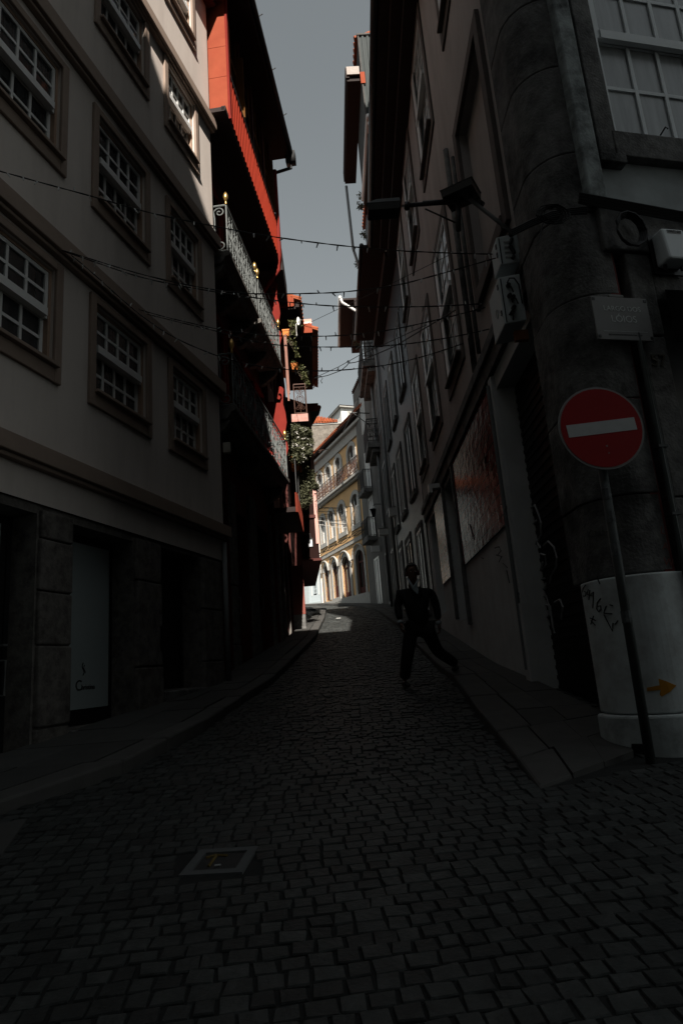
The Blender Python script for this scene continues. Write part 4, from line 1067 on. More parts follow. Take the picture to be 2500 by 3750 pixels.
P(FC, 'conduit', MB(FC).tube([(.235, .03, 2.5), (.235, .03, -.9)], .022, 8).tube([(.265, .02, 2.35), (.265, .02, -.9)], .014, 6).box(.205, .29, -.03, .055, 1.5, 1.52).box(.205, .29, -.03, .055, .95, .97).box(.205, .29, -.03, .055, .2, .22), polegreen)
q = P(FC, 'white_sleeve', MB(FC).tube([(.27, .03, .62), (.27, .03, .38)], .021, 8), paintpale)
nm = Matrix.Translation(FC.loc(.405, .004, 2.27)) @ Matrix.Rotation(PI / 2, 4, 'X')
textmesh('house_number', '57', .15, mat('brass_dark', (.10, .09, .07), .5, .2, 8), FC.root, nm, ext=.006)
for i, ch in enumerate('LAWK'):
    textmesh('chalk_letter', ch, .085, mat('pale_red_chalk', (.30, .12, .10), .8, .2, 9), FC.root, Matrix.Translation(FC.loc(.155, -.026, .84 - .125 * i)) @ Matrix.Rotation(PI / 2, 4, 'X') @ Matrix.Rotation(-.2, 4, 'Z'), ext=.001)
tiles(FC, -.4, 12, .3, 21.05, -6, 23.5, FC.root)
# strokes drawn on the rounded base
def oncorner(px, py, R, off):
    d = ray(px, py); o = Vector(CC); v = d.xy
    a = v.dot(v); b = -2 * v.dot(o); c = o.dot(o) - (R + off) ** 2
    disc = b * b - 4 * a * c
    if disc > 0:
        k = (-b - math.sqrt(disc)) / (2 * a); p = v * k
        if math.degrees(math.atan2(p.y - o.y, p.x - o.x)) % 360 <= 283: return d * k
    a_ = math.radians(283); e = o + Vector((math.cos(a_), math.sin(a_))) * (R + off)
    n = Vector((.225, -.974)); return d * (e.dot(n) / v.dot(n))
def tolocal(p):
    t = Vector((math.sin(FC.az), math.cos(FC.az))); yv = Vector((-math.cos(FC.az), math.sin(FC.az)))
    return ((p.xy - FC.o.xy).dot(t), (p.xy - FC.o.xy).dot(yv) * FC.side, p.z)
def mE(x, y): return (1750 + x * 750 / 1470, 1600 + y * 750 / 1470)
def strokes(sts, name, m, R, r):
    mb = MB(FC)
    for st in sts: mb.tube([tolocal(oncorner(*mE(x, y), R, .004)) for x, y in st], r, 4)
    return P(FC, name, mb, m, wb)
strokes([[(770, 1062), (752, 1085), (748, 1115), (755, 1145), (768, 1140), (772, 1115), (758, 1108)], [(788, 1095), (778, 1130), (812, 1140)], [(800, 1100), (792, 1170)], [(806, 1130), (826, 1112), (820, 1230)], [(876, 1160), (852, 1190), (848, 1235), (862, 1255), (880, 1240), (878, 1212), (856, 1216)], [(918, 1212), (898, 1265), (960, 1270)], [(942, 1205), (965, 1212)], [(800, 1300), (840, 1318)], [(826, 1285), (806, 1345)], [(808, 1318), (838, 1352)], [(900, 1275), (962, 1395), (965, 1335), (980, 1345), (1002, 1318)]], 'marker_scrawl', paintblack, .40, .0045)
strokes([[(852, 1000), (860, 1030), (872, 1055)]], 'drip', paintblack, .40, .006)
strokes([[(785, 670), (790, 720)], [(812, 665), (792, 695), (818, 715)], [(826, 680), (842, 672), (836, 705), (858, 700)], [(864, 675), (862, 705), (880, 690)], [(890, 660), (892, 705)], [(884, 678), (905, 674)], [(915, 680), (928, 676)]], 'chalk_scrawl', mat('faint_chalk', (.12, .12, .115), .9, .2, 9), .365, .004)
ar = MB(FC)
op = [(1208, 1800), (1300, 1783), (1292, 1735), (1345, 1752), (1420, 1785), (1375, 1830), (1315, 1865), (1300, 1850), (1308, 1815), (1212, 1826)]
A_ = [tolocal(oncorner(*mE(x, y), .40, .001)) for x, y in op]; B_ = [tolocal(oncorner(*mE(x, y), .40, .005)) for x, y in op]
ia = [ar.vert(*p) for p in A_]; ib = [ar.vert(*p) for p in B_]
ar.f.append(ia[::-1]); ar.f.append(ib)
for i in range(len(op)): ar.f.append([ia[i], ia[(i + 1) % len(op)], ib[(i + 1) % len(op)], ib[i]])
P(FC, 'arrow_mark', ar, orange_p, wb)

dh = MB(FC); hp_ = [(1097, 2202), (1155, 2203), (1212, 2205), (1216, 2275), (1160, 2283), (1100, 2288)]
A_ = [tolocal(oncorner(*mE(x, y), .44, -.01)) for x, y in hp_]; B_ = [tolocal(oncorner(*mE(x, y), .44, .006)) for x, y in hp_]
ia = [dh.vert(*p) for p in A_]; ib = [dh.vert(*p) for p in B_]
dh.f.append(ia[::-1]); dh.f.append(ib)
for i in range(6): dh.f.append([ia[i], ia[(i + 1) % 6], ib[(i + 1) % 6], ib[i]])
P(FC, 'drain_hatch', dh, dark)

# ================================================================ unseen house behind the viewer, added and sized to cast the shade
FQ = Fr(-24, -10, -2, math.radians(90), 1)
FQ.empty('shade_townhouse', 'tall plain unseen granite townhouse behind the viewer, added to shade the square', 'building')
qo = [(a, a + 1.3, z, z + 2.2) for a in range(2, 48, 4) for z in (3, 7, 11, 15, 19)]
P(FQ, 'wall', shell(FQ, 0, 50, -3, 26.4, qo, 9, .25), granite_d)
for a, b, c, e in qo: P(FQ, 'window', MB(FQ).box(a, b, -.2, -.16, c, e), glass)
roofslab(FQ, 'roof', rooft, -.3, 50.3, .5, 26.4, -9, 26.5, .35, FQ.root)
# ================================================================ THINGS
def thing(name, label, cat, loc, az=PI / 2, side=0, group=None):
    f = Fr(loc[0], loc[1], loc[2], az, side); f.empty(name, label, cat, group); return f
PS = 750 / 1568
# ---- no entry sign on its leaning pole
Y0 = 4.78
b0 = at(2375, 2758, Y0); t0 = at(2214, 1780, Y0)
FS = thing('traffic_sign', 'round red no entry sign with white bar on a green pole before the pier', 'road sign', (b0.x, Y0, H(Y0)), math.radians(86), -1)
top = b0 + (t0 - b0) * 1.29
def sl_(p): 
    t = Vector((math.sin(FS.az), math.cos(FS.az))); yv = Vector((-math.cos(FS.az), math.sin(FS.az)))
    return ((p.xy - FS.o.xy).dot(t), (p.xy - FS.o.xy).dot(yv) * FS.side, p.z)
P(FS, 'pole', MB(FS).tube([sl_(Vector((b0.x, Y0, H(Y0) - .05))), sl_(top)], .034, 12), polegreen, smooth=True)
for tt, rr in ((.66, .0365), (.36, .0375), (.73, .036), (.56, .036)):
    a_ = b0 + (top - b0) * tt; c_ = b0 + (top - b0) * (tt + .035)
    P(FS, 'sticker', MB(FS).tube([sl_(a_), sl_(c_)], rr, 9, False), mat('torn_sticker', (.16, .17, .17), .8, .6, 25))
cS = at(2186, 1578, Y0)
cu, cdd, cz = sl_(cS); dS = .06
def disc(mb, R, d0, d1, n=40): mb.uz([(cu + R * math.cos(2 * PI * i / n), cz + R * math.sin(2 * PI * i / n)) for i in range(n)], d0, d1)
m = MB(FS); disc(m, .335, dS, dS + .012); dk = P(FS, 'disc', m, signrim)
m = MB(FS); disc(m, .318, dS + .012, dS + .016); P(FS, 'red_face', m, signred, dk)
T_ = math.radians(4.0)
def rb(x, z): return (cu + x * math.cos(T_) - z * math.sin(T_), cz + x * math.sin(T_) + z * math.cos(T_))
m = MB(FS); m.uz([rb(-.272, -.050), rb(.272, -.050), rb(.272, .050), rb(-.272, .050)], dS + .016, dS + .019); P(FS, 'white_bar', m, signwhite, dk)
P(FS, 'chip', MB(FS).uz([rb(.0, -.16), rb(.012, -.155), rb(.010, -.143), rb(-.004, -.146)], dS + .016, dS + .018).uz([rb(.0, -.215), rb(.014, -.21), rb(.006, -.198)], dS + .016, dS + .018), signrim, dk)
P(FS, 'clamp', MB(FS).box(cu - .06, cu + .06, .03, dS, cz + .10, cz + .13).box(cu - .06, cu + .06, .03, dS, cz - .13, cz - .10), signrim)

# ---- name plaque
a = FC.uv(1750 + 850 * PS, 800 + 605 * PS, .03); b = FC.uv(1750 + 1275 * PS, 800 + 620 * PS, .03); c = FC.uv(1750 + 1335 * PS, 800 + 945 * PS, .03); e = FC.uv(1750 + 905 * PS, 800 + 935 * PS, .03)
u0, u1, z0, z1 = (a[0] + e[0]) / 2, (b[0] + c[0]) / 2, (c[1] + e[1]) / 2, (a[1] + b[1]) / 2
pw = FC.world(u0, .03, z0)
FN = Fr(pw.x, pw.y, z0, FC.az, -1); FN.empty('street_plaque', 'grey enamel plaque reading LARGO DOS LÓIOS above the no entry sign', 'street plaque')
W_, H_ = u1 - u0, z1 - z0
P(FN, 'plate', MB(FN).box(0, W_, 0, .018, z0, z1).box(W_ * .33, W_ * .60, 0, .018, z1, z1 + .025), plaque_m, bevel=.006)
tm_ = lambda u, z: Matrix.Translation(FN.loc(u, .019, z)) @ Matrix.Rotation(PI / 2, 4, 'X')
textmesh('lettering', 'LARGO DOS', .062, plaquetxt, FN.root, tm_(W_ * .52, z0 + H_ * .72))
textmesh('lettering', 'LÓIOS', .085, plaquetxt, FN.root, tm_(W_ * .52, z0 + H_ * .48))
textmesh('small_print', 'RELIGIOSOS DA ORDEM DE SÃO JOÃO', .018, mat('faint_print', (.19, .19, .185), .6, .1, 6), FN.root, tm_(W_ * .5, z0 + H_ * .12))
P(FN, 'rule', MB(FN).box(W_ * .12, W_ * .9, .018, .020, z0 + H_ * .19, z0 + H_ * .20), plaquetxt)
m = MB(FN)
for x in (.04, .96):
    for z in (.07, .93): P(FN, 'fixing', MB(FN).box(W_ * x - .012, W_ * x + .012, .018, .022, z0 + H_ * z - .012, z0 + H_ * z + .012), dark)

# ---- junction box YBR02-009
q = FC.world(.56, .03, 3.12)
FJ = Fr(q.x, q.y, 3.12, FC.az, -1); FJ.empty('junction_box', 'pale grey plastic box marked YBR02-009 high beside the red board', 'box')
m = MB(FJ); m.hexa([(.0, 0, 3.13), (.235, 0, 3.13), (.235, 0, 3.44), (.0, 0, 3.44)], [(-.01, .17, 3.12), (.225, .17, 3.12), (.225, .13, 3.44), (.0, .13, 3.44)])
P(FJ, 'case', m, mat('pale_plastic', (.78, .82, .82), .5, .06, 4), bevel=.02)
P(FJ, 'base_plate', MB(FJ).box(-.03, .26, -.02, .0, 3.08, 3.46), dark)
P(FJ, 'label_strip', MB(FJ).hexa([(.05, .134, 3.385), (.185, .134, 3.385), (.185, .130, 3.42), (.05, .130, 3.42)], [(.05, .140, 3.385), (.185, .140, 3.385), (.185, .136, 3.42), (.05, .136, 3.42)]), paintpale)
textmesh('lettering', 'YBR02-009', .030, dark, FJ.root, Matrix.Translation(FJ.loc(.118, .1415, 3.402)) @ Matrix.Rotation(PI / 2 + .1, 4, 'X'), ext=.001)
P(FJ, 'gland', MB(FJ).tube([(.03, .06, 3.13), (.03, .06, 3.08)], .015, 8), dark)
P(FJ, 'gland', MB(FJ).tube([(.2, .05, 3.13), (.2, .05, 3.09)], .012, 8), dark)

# ---- electrical cabinets on the corner
def cabinet_(name, label, x, y0_, y1_, x1_, z0_, z1_, lean):
    f = thing(name, label, 'cabinet', (x, y0_, z0_), PI / 2, 0, 'electrical cabinets on the corner')
    m = MB(f); m.hexa([(x - .0 - x, 0, z0_), (x1_ - x, 0, z0_ + .03), (x1_ - x, y1_ - y0_, z0_ + .03), (0, y1_ - y0_, z0_)], [(0, 0, z1_), (x1_ - x, 0, z1_ + .03), (x1_ - x, y1_ - y0_, z1_ + .03), (0, y1_ - y0_, z1_)])
    P(f, 'case', m, cabinet, bevel=.012)
    P(f, 'hinge', MB(f).box(-.012, -.001, .02, .05, z0_ + .12, z0_ + .17).box(-.012, -.001, .02, .05, z1_ - .12, z1_ - .07).box(.02, .03, -.006, .0, z0_ + .02, z1_ - .02), dark)
    return f
def fcab(px0, py0, px1, py1, Y): return at(1250 + px0 * PS, 600 + py0 * PS, Y), at(1250 + px1 * PS, 600 + py1 * PS, Y)
k1 = cabinet_('meter_cabinet', 'small grey meter cabinet with lit side above a larger cabinet', 1.86, 6.05, 6.32, 2.09, 3.97, 4.31, 0)
P(k1, 'vent', MB(k1).box(.07, .13, -.008, 0, 4.23, 4.25).box(.07, .13, -.008, 0, 4.17, 4.19).box(.07, .13, -.008, 0, 4.11, 4.13).box(.07, .13, -.008, 0, 4.05, 4.07), paintpale)
P(k1, 'plug_cable', MB(k1).tube([(.14 + .015 * math.sin(i), -.03, 4.32 - i * .03) for i in range(11)], .02, 6), cable_m)
k2 = cabinet_('socket_cabinet', 'larger grey cabinet with hanging plugs under the meter cabinet', 1.815, 6.05, 6.5, 2.05, 3.29, 3.83, 0)
m = MB(k2)
for x, z, dx in ((.09, 3.72, .02), (.085, 3.60, .01), (.12, 3.58, .02), (.11, 3.46, -.03), (.085, 3.40, .0)):
    m.tube([(x, -.005, z), (x, -.05, z - .01)], .022, 8); m.tube([(x, -.05, z - .01), (x + dx, -.055, z - .05), (x + dx * 2, -.03, z - .09)], .008, 5)
m.tube([(.08, -.03, 3.74), (.11, -.035, 3.79), (.16, -.03, 3.79), (.20, -.02, 3.72), (.205, -.02, 3.5)], .008, 5)
P(k2, 'plug', m, cable_m)
P(k2, 'emblem', MB(k2).tube([(-.003, .2 + .04 * math.cos(t * PI / 5), 3.52 + .05 * math.sin(t * PI / 5)) for t in range(11)], .004, 4), plaquetxt)
od = thing('orange_bracket', 'small orange brown bracket under the socket cabinet', 'bracket', (1.92, 6.1, 3.1))
P(od, 'plate', MB(od).box(0, .14, 0, .06, 3.13, 3.24), mat('rust_orange', (.30, .10, .03), .6, .4, 12))

# ---- street lamp pair
Yl = 6.6
def lp(x, y, Y=Yl): return at(1250 + x * PS, 600 + y * PS, Y)
wl = Vector((2.19, 6.45, 4.62))
FLm = thing('street_lamp', 'double street lamp with two dark lanterns on a wall bracket over the lane', 'street lamp', tuple(wl))
def lo(v): return (v.x - wl.x, v.y - wl.y, v.z)
j0 = lp(900, 300); 
P(FLm, 'bracket_arm', MB(FLm).tube([lo(wl), lo(lp(980, 270))], .024, 8).tube([lo(wl + Vector((-.05, 0, -.02))), lo(wl + Vector((.0, 0, -.06)))], .05, 8), pvc_g, smooth=True)
P(FLm, 'arm', MB(FLm).tube([lo(lp(930, 280)), lo(lp(850, 290)), lo(lp(510, 318))], .026, 8).tube([lo(lp(500, 300)), lo(lp(500, 345))], .034, 8).tube([lo(lp(820, 290)), lo(lp(620, 305))], .032, 8), ironb, smooth=True)
P(FLm, 'stay', MB(FLm).tube([lo(lp(640, 345)), lo(lp(870, 450))], .010, 6).tube([lo(lp(890, 300)), lo(lp(895, 510))], .030, 8), ironb, smooth=True)
P(FLm, 'collar', MB(FLm).tube([lo(lp(1040, 290)), lo(lp(1080, 320))], .04, 8), ironb)
def lantern(c, L, wdt, h, ang, name):
    m = MB(FLm); t = Vector((math.cos(ang), math.sin(ang), 0)); n = Vector((-math.sin(ang), math.cos(ang), 0))
    def g(a, b, z): return lo(c + t * a + n * b + Vector((0, 0, z)))
    m.hexa([g(-L, -wdt, 0), g(L, -wdt, 0), g(L, wdt, 0), g(-L, wdt, 0)], [g(-L * .35, -wdt * .7, h * .45), g(L, -wdt * .7, h * .45), g(L, wdt * .7, h * .45), g(-L * .35, wdt * .7, h * .45)])
    bd = P(FLm, name, m, mat('lamp_grey_green', (.045, .05, .048), .5, .2, 8))
    k = MB(FLm); k.hexa([g(-L * .9, -wdt * .92, -h * .6), g(L * .95, -wdt * .92, -h * .6), g(L * .95, wdt * .92, -h * .6), g(-L * .9, wdt * .92, -h * .6)], [g(-L * .96, -wdt * .96, -.002), g(L * .98, -wdt * .96, -.002), g(L * .98, wdt * .96, -.002), g(-L * .96, wdt * .96, -.002)])
    P(FLm, 'lamp_glass', k, mat('dim_lamp_glass', (.03, .03, .03), .25, .2, 5, spec=.5), bd)
    return bd
ca = lp(315, 335); lantern(ca, .20, .10, .15, 0, 'lantern')
P(FLm, 'bolt', MB(FLm).tube([lo(lp(468, 322, 6.52)), lo(lp(468, 322, 6.50))], .016, 10), steel)
cb_ = lp(910, 215); lantern(cb_, .17, .20, .15, math.radians(60), 'lantern')

# ---- manhole
c0, c1, c2, c3 = [Vector(v) for v in ((-.96, 3.48, 0), (-.60, 3.46, 0), (-.56, 3.82, 0), (-.92, 3.83, 0))]
MH = thing('inspection_cover', 'square concrete framed cover with a small yellow arrow set in the cobbles', 'manhole cover', (-.76, 3.65, H(3.65)))
def hq(v, z): return (v.x + .76, v.y - 3.65, H(v.y) + z)
ctr = (c0 + c1 + c2 + c3) / 4
c0, c1, c2, c3 = [ctr + (v - ctr) * .88 for v in (c0, c1, c2, c3)]
m = MB(MH)
for a, b in ((c0, c1), (c1, c2), (c2, c3), (c3, c0)):
    ai, bi = ctr + (a - ctr) * .70, ctr + (b - ctr) * .70
    m.hexa([hq(a, -.06), hq(b, -.06), hq(bi, -.06), hq(ai, -.06)], [hq(a, .004), hq(b, .004), hq(bi, .004), hq(ai, .004)])
P(MH, 'frame', m, mat('cover_concrete', (.10, .104, .104), .8, .25, 14, .2, 80))
k = [ctr + (v - ctr) * .69 for v in (c0, c1, c2, c3)]
P(MH, 'lid', MB(MH).hexa([hq(v, -.06) for v in k], [hq(v, -.006) for v in k]), mat('cast_lid', (.03, .03, .03), .6, .3, 20, .3, 90))
m = MB(MH); yv_ = [(-.80, 3.60), (-.79, 3.72)]
for a, b in (((-.81, 3.595), (-.795, 3.735)), ((-.795, 3.735), (-.845, 3.705)), ((-.795, 3.735), (-.735, 3.715))):
    m.tube([(a[0] + .76, a[1] - 3.65, H(a[1]) - .003), (b[0] + .76, b[1] - 3.65, H(b[1]) - .003)], .008, 5)
P(MH, 'arrow_mark', m, mat('worn_yellow', (.14, .095, .025), .8, .4, 20))
P(MH, 'key_hole', MB(MH).box(-.02, .01, -.06, -.035, H(3.6) - .004, H(3.6) + .0), signrim)

# ---- fairy lights
GRP = 'strings of fairy lights over the lane'
bulb_me = None
def bulbs_on(root, pts, step, rnd, size, mtl):
    global bulb_me
    if bulb_me is None:
        o = MB().tube([(0, 0, 0), (0, 0, -.020)], .0060, 6).tube([(0, 0, -.020), (0, 0, -.042)], .0052, 6, True, .004).build('bulb', bulb_m); bulb_me = o.data; bpy.data.objects.remove(o)
    acc = 0; nxt = step * .6
    for a, b in zip(pts, pts[1:]):
        d = (b - a).length
        while acc + d > nxt:
            p = a + (b - a) * ((nxt - acc) / d)
            o = bpy.data.objects.new('bulb', bulb_me); COL.objects.link(o); o.parent = root
            o.location = p - Vector(root.location)
            up = rnd.random() < .25
            o.rotation_euler = (rnd.gauss(0, .35) + (PI * .85 if up else 0), rnd.gauss(0, .35), 0); o.scale = (size, size, size)
            nxt += step * rnd.uniform(.75, 1.25)
        acc += d
def fairy(label, pix, A, B, step=.17, r=.0048, mtl=None, group=GRP, size=1.35, seed=1):
    """A, B: plan positions of the two anchors; every pixel of the cable lies in the upright plane through them"""
    az = math.atan2(B[0] - A[0], B[1] - A[1])
    pts = [onplane(px, py, A, az) for px, py in pix]
    # densify with a slight twist
    rnd = random.Random(seed); dens = []
    for a, b in zip(pts, pts[1:]):
        n = max(2, int((b - a).length / .09))
        for i in range(n): dens.append(a + (b - a) * (i / n))
    dens.append(pts[-1])
    sm = [dens[0]] + [(dens[max(0, i - 2)] + dens[i - 1] + dens[i] + dens[i + 1] + dens[min(len(dens) - 1, i + 2)]) / 5 for i in range(1, len(dens) - 1)] + [dens[-1]]
    o = bpy.data.objects.new('fairy_lights', None); COL.objects.link(o); o.location = sm[0]
    tag(o, label, 'fairy lights', group)
    m = MB()
    for ph in (0, PI):
        m.tube([(p.x - sm[0].x, p.y - sm[0].y + .0, p.z - sm[0].z + .004 * math.sin(i * 1.1 + ph)) for i, p in enumerate(sm)], r, 5)
    m.build('cable', mtl or cable_m, o)
    bulbs_on(o, sm, step, rnd, size, None)
    return o
def lfac(px, py, d=.14): 
    q = FL.uv(px, py, d); return FL.world(q[0], d, q[1])
a = lfac(0, 626); fairy('topmost string of fairy lights running from the far left edge to the corner cabinets', [(-60, 612), (0, 626), (184, 678), (347, 721), (509, 770), (650, 802), (846, 840), (879, 848), (1023, 871), (1200, 894), (1250, 900), (1446, 918), (1695, 929), (1881, 932)], lfac(-60, 612), (2.05, 6.3), seed=2)
a = lfac(228, 916); fairy('second highest string of fairy lights, its right half rising to the cabinets', [(228, 916), (499, 1000), (623, 1031), (757, 1057), (850, 1072), (977, 1078), (1200, 1073), (1250, 1071), (1451, 1047), (1671, 987), (1848, 935)], a, (2.02, 6.15), seed=3)
fairy('nearly level string of fairy lights just below the rising one', [(228, 918), (499, 1012), (623, 1040), (850, 1080), (919, 1088), (1037, 1105), (1200, 1121), (1404, 1125), (1608, 1122), (1765, 1112)], a, (2.08, 6.6), seed=4)
b = lfac(509, 1134); fairy('string of fairy lights leaving the beige house beside the third floor band', [(509, 1134), (620, 1165), (802, 1207), (980, 1230), (1200, 1232), (1322, 1224), (1451, 1205), (1633, 1164), (1776, 1126)], b, (2.1, 6.7), seed=5)
b2 = lfac(537, 1160); fairy('sagging string of fairy lights passing below the orange hanging pot', [(537, 1150), (680, 1186), (808, 1216), (900, 1245), (1040, 1268), (1167, 1271), (1319, 1271), (1480, 1262), (1680, 1231), (1790, 1205)], b2, (2.1, 6.8), seed=6)
c = lfac(266, 950); fairy('lowest string of fairy lights crossing the beige house diagonally to the right windows', [(250, 925), (330, 990), (450, 1100), (537, 1172), (640, 1240), (808, 1310), (950, 1344), (1129, 1360), (1248, 1357), (1319, 1350), (1441, 1334), (1585, 1296), (1695, 1258)], c, (2.12, 7.6), seed=7)
mbp = lambda pts: [(1050 + x * 250 / 1568, 1750 + y * 250 / 1568) for x, y in pts]
far = [[(545, 655), (760, 680), (1080, 685), (1300, 672), (1568, 652)], [(560, 665), (800, 690), (1100, 712), (1380, 690)], [(580, 780), (800, 775), (1000, 765), (1310, 745)], [(600, 873), (800, 860), (1040, 825), (1390, 775)], [(690, 890), (800, 912), (910, 945), (1130, 985), (1335, 962)], [(630, 965), (800, 985), (950, 1010), (1180, 1060), (1385, 1085)], [(650, 968), (900, 1000), (1100, 1035), (1360, 1045)], [(720, 1065), (860, 1090), (1100, 1130), (1380, 1140)]]
fl_lab = ['upper long sunlit string of fairy lights below the iron balcony', 'short sunlit string of fairy lights close under the upper long one', 'sunlit string of fairy lights rising to the right over the middle window', 'brightest sunlit string of fairy lights sloping up to the right', 'thin sunlit string of fairy lights dipping between two windows', 'sunlit string of fairy lights sloping down to the right across the windows', 'faint sunlit string of fairy lights ending level at the right window', 'lowest sunlit string of fairy lights ending under the right window']
for i, pts in enumerate(far):
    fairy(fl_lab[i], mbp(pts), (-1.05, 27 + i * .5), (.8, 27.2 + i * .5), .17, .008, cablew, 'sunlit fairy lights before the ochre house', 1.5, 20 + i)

# ---- plain wires
def wire(label, pix, A, B, r=.005, m=None):
    az = math.atan2(B[0] - A[0], B[1] - A[1]); pts = [onplane(px, py, A, az) for px, py in pix]
    mb = MB(); o0 = pts[0]
    dens = []
    for a, b in zip(pts, pts[1:]):
        for i in range(4): dens.append(a + (b - a) * (i / 4))
    dens.append(pts[-1]); mb.tube([tuple(p - o0) for p in dens], r, 5)
    o = mb.build('overhead_wire', m or cable_m); o.location = o0
    tag(o, label, 'wire', 'overhead wires'); return o
wire('thin straight wire rising to the right from the hanging pot', [(1050, 1222), (1093, 1201), (1200, 1150), (1307, 1100), (1400, 1055), (1642, 935)], (-1.0, 17.5), (2.2, 9.5), .006)
wire('black wire with a small loop of slack drooping over the lane', [(1150, 1386), (1200, 1375), (1248, 1357), (1268, 1340), (1280, 1325), (1275, 1320), (1270, 1325), (1278, 1330), (1300, 1327), (1322, 1320), (1441, 1270), (1666, 1136)], (-.75, 21), (2.1, 9.5), .012)
wire('straight wire running above the looped one', [(1150, 1385), (1240, 1343), (1310, 1304), (1441, 1245), (1560, 1190)], (-.72, 21), (2.15, 12), .010)
lp_ = MB(); 
lw = [at(950 + x * 450 / 1512, 1100 + y * 450 / 1512, 21) for x, y in [(660, 960), (680, 935), (710, 940), (700, 970), (670, 975), (662, 950), (690, 930), (760, 935), (775, 960), (755, 990), (770, 1020)]]
lp_.tube([tuple(p - lw[0]) for p in lw], .014, 5); lp_.tube([tuple(at(950 + x * 450 / 1512, 1100 + y * 450 / 1512, 21) - lw[0]) for x, y in [(690, 965), (675, 1010), (668, 1080), (660, 1070)]], .014, 5)
o = lp_.build('cable_coil', cable_m); o.location = lw[0]; tag(o, 'black coil of slack cable hanging off the red eave against the sky', 'cable')
cc = MB(); rnd = random.Random(9); cp = Vector((2.02, 5.0, 3.62))
def mC(x, y, Y): return at(1750 + x * PS, y * PS, Y)
for k in range(6):
    cc.tube([tuple(mC(570 + (70 + 12 * k) * math.cos(t * .5) + rnd.uniform(-6, 6), 1640 + (45 + 6 * k) * math.sin(t * .5) + rnd.uniform(-6, 6), 4.80 - .012 * k) - cp) for t in range(14)], .006, 4)
cc.tube([tuple(mC(x, y, 4.82) - cp) for x, y in [(500, 1700), (475, 1780), (470, 1830), (440, 1880)]], .006, 4)
for k in range(4):
    cc.tube([tuple(mC(x, y + 14 * k, 4.85) - cp) for x, y in [(260, 1760), (400, 1690), (560, 1625), (700, 1600), (830, 1590)]], .011, 5)
o = cc.build('cable_bundle', cable_m); o.location = cp; tag(o, 'tangled coil and bundle of black cables wrapped round the pier head', 'cable')
cc = MB(); cp = FC.world(.3, .05, 3.7)
for k in range(4):
    cc.tube([tuple(FC.world(u, .05 + .01 * k, z + .02 * k) - cp) for u, z in [(-.1, 3.72), (.2, 3.69), (.5, 3.66), (1.1, 3.60), (2.2, 3.52)]], .014, 5)
for k in range(4):
    cc.tube([tuple(FC.world(.33 + (.11 + .012 * k) * math.cos(t * .55), .06 + .012 * k, 3.46 + (.14 + .01 * k) * math.sin(t * .55)) - cp) for t in range(13)], .010, 5)
o = cc.build('cable_run', cable_m); o.location = cp; tag(o, 'black cable run with a round coil along the lintel over the junction box', 'cable')

# ---- planting on the ledges
def planter(name, label, cat, loc, clumps, n, size, lm=None, flowers=0, group=None, pot=None, seed=1, stems=True):
    f = thing(name, label, cat, loc, group=group)
    rnd = random.Random(seed)
    m = MB(f); foliage(m, [((c[0], c[1], c[2]), c[3]) for c in clumps], n, size, rnd); P(f, 'foliage', m, lm or leaf)
    if stems:
        m = MB(f)
        for c in clumps: m.tube([(0, 0, loc[2]), (c[0] * .5, c[1] * .5, (loc[2] + c[2]) / 2), (c[0], c[1], c[2])], .012, 5, True, .006)
        P(f, 'stem', m, mat('woody_stem', (.12, .09, .06), .8, .3, 10))
    if flowers:
        m = MB(f)
        for k in range(flowers):
            c = rnd.choice(clumps); v = Vector((rnd.gauss(0, 1), -abs(rnd.gauss(0, 1)), rnd.gauss(.4, 1))).normalized()
            p = Vector((c[0] + v.x * c[3][0], c[1] + v.y * c[3][1], c[2] + v.z * c[3][2]))
            foliage(m, [(p, (.035, .035, .03))], 7, .045, rnd)
        tag(P(f, 'flower', m, flower), kind='stuff')
    if pot: pot(f)
    return f
ez = lambda px, py, Y: at(px, py, Y)
o_ = ez(1075, 1690, 18)
def cl(px, py, Y, r, base): 
    p = at(px, py, Y); return (p.x - base[0], p.y - base[1], p.z, r)
B1 = (-1.12, 18.0, 4.62)
m6 = lambda x, y: (950 + x * 450 / 1512, 1100 + y * 450 / 1512)
cl1 = [cl(*m6(x, y), 18 + dy, (rx * .42, .25, rx * .42), B1) for x, y, rx, dy in ((440, 1600, .55, 0), (530, 1640, .55, .1), (390, 1720, .5, 0), (500, 1760, .7, .1), (590, 1750, .5, .2), (430, 1840, .6, 0), (560, 1860, .5, 0), (600, 1640, .3, .1), (460, 1940, .45, 0), (530, 1960, .35, .1))]
planter('flowering_shrub', 'dense potted shrub with white flowers beside the lower balcony screen', 'shrub', B1, cl1, 5200, .060, leaf, 40, 'shrubs on the house ledges', None, 4, False)
B2 = (-1.05, 18.6, 4.62)
m7 = lambda x, y: (1000 + x * 500 / 1568, 1700 + y * 500 / 1568)
cl2 = [cl(*m7(x, y), 18.6 + dy, (rx * .42, .25, rx * .42), B2) for x, y, rx, dy in ((310, 70, .5, 0), (370, 100, .5, .1), (420, 150, .5, .1), (340, 200, .55, 0), (440, 240, .45, .2), (370, 300, .55, 0), (480, 260, .3, .2), (340, 370, .4, 0), (390, 400, .45, 0), (350, 470, .35, 0))]
planter('trailing_shrub', 'dark leafy shrub trailing down the wall below the flowering shrub', 'shrub', B2, cl2, 4800, .055, leaf, 3, 'shrubs on the house ledges', None, 5, False)
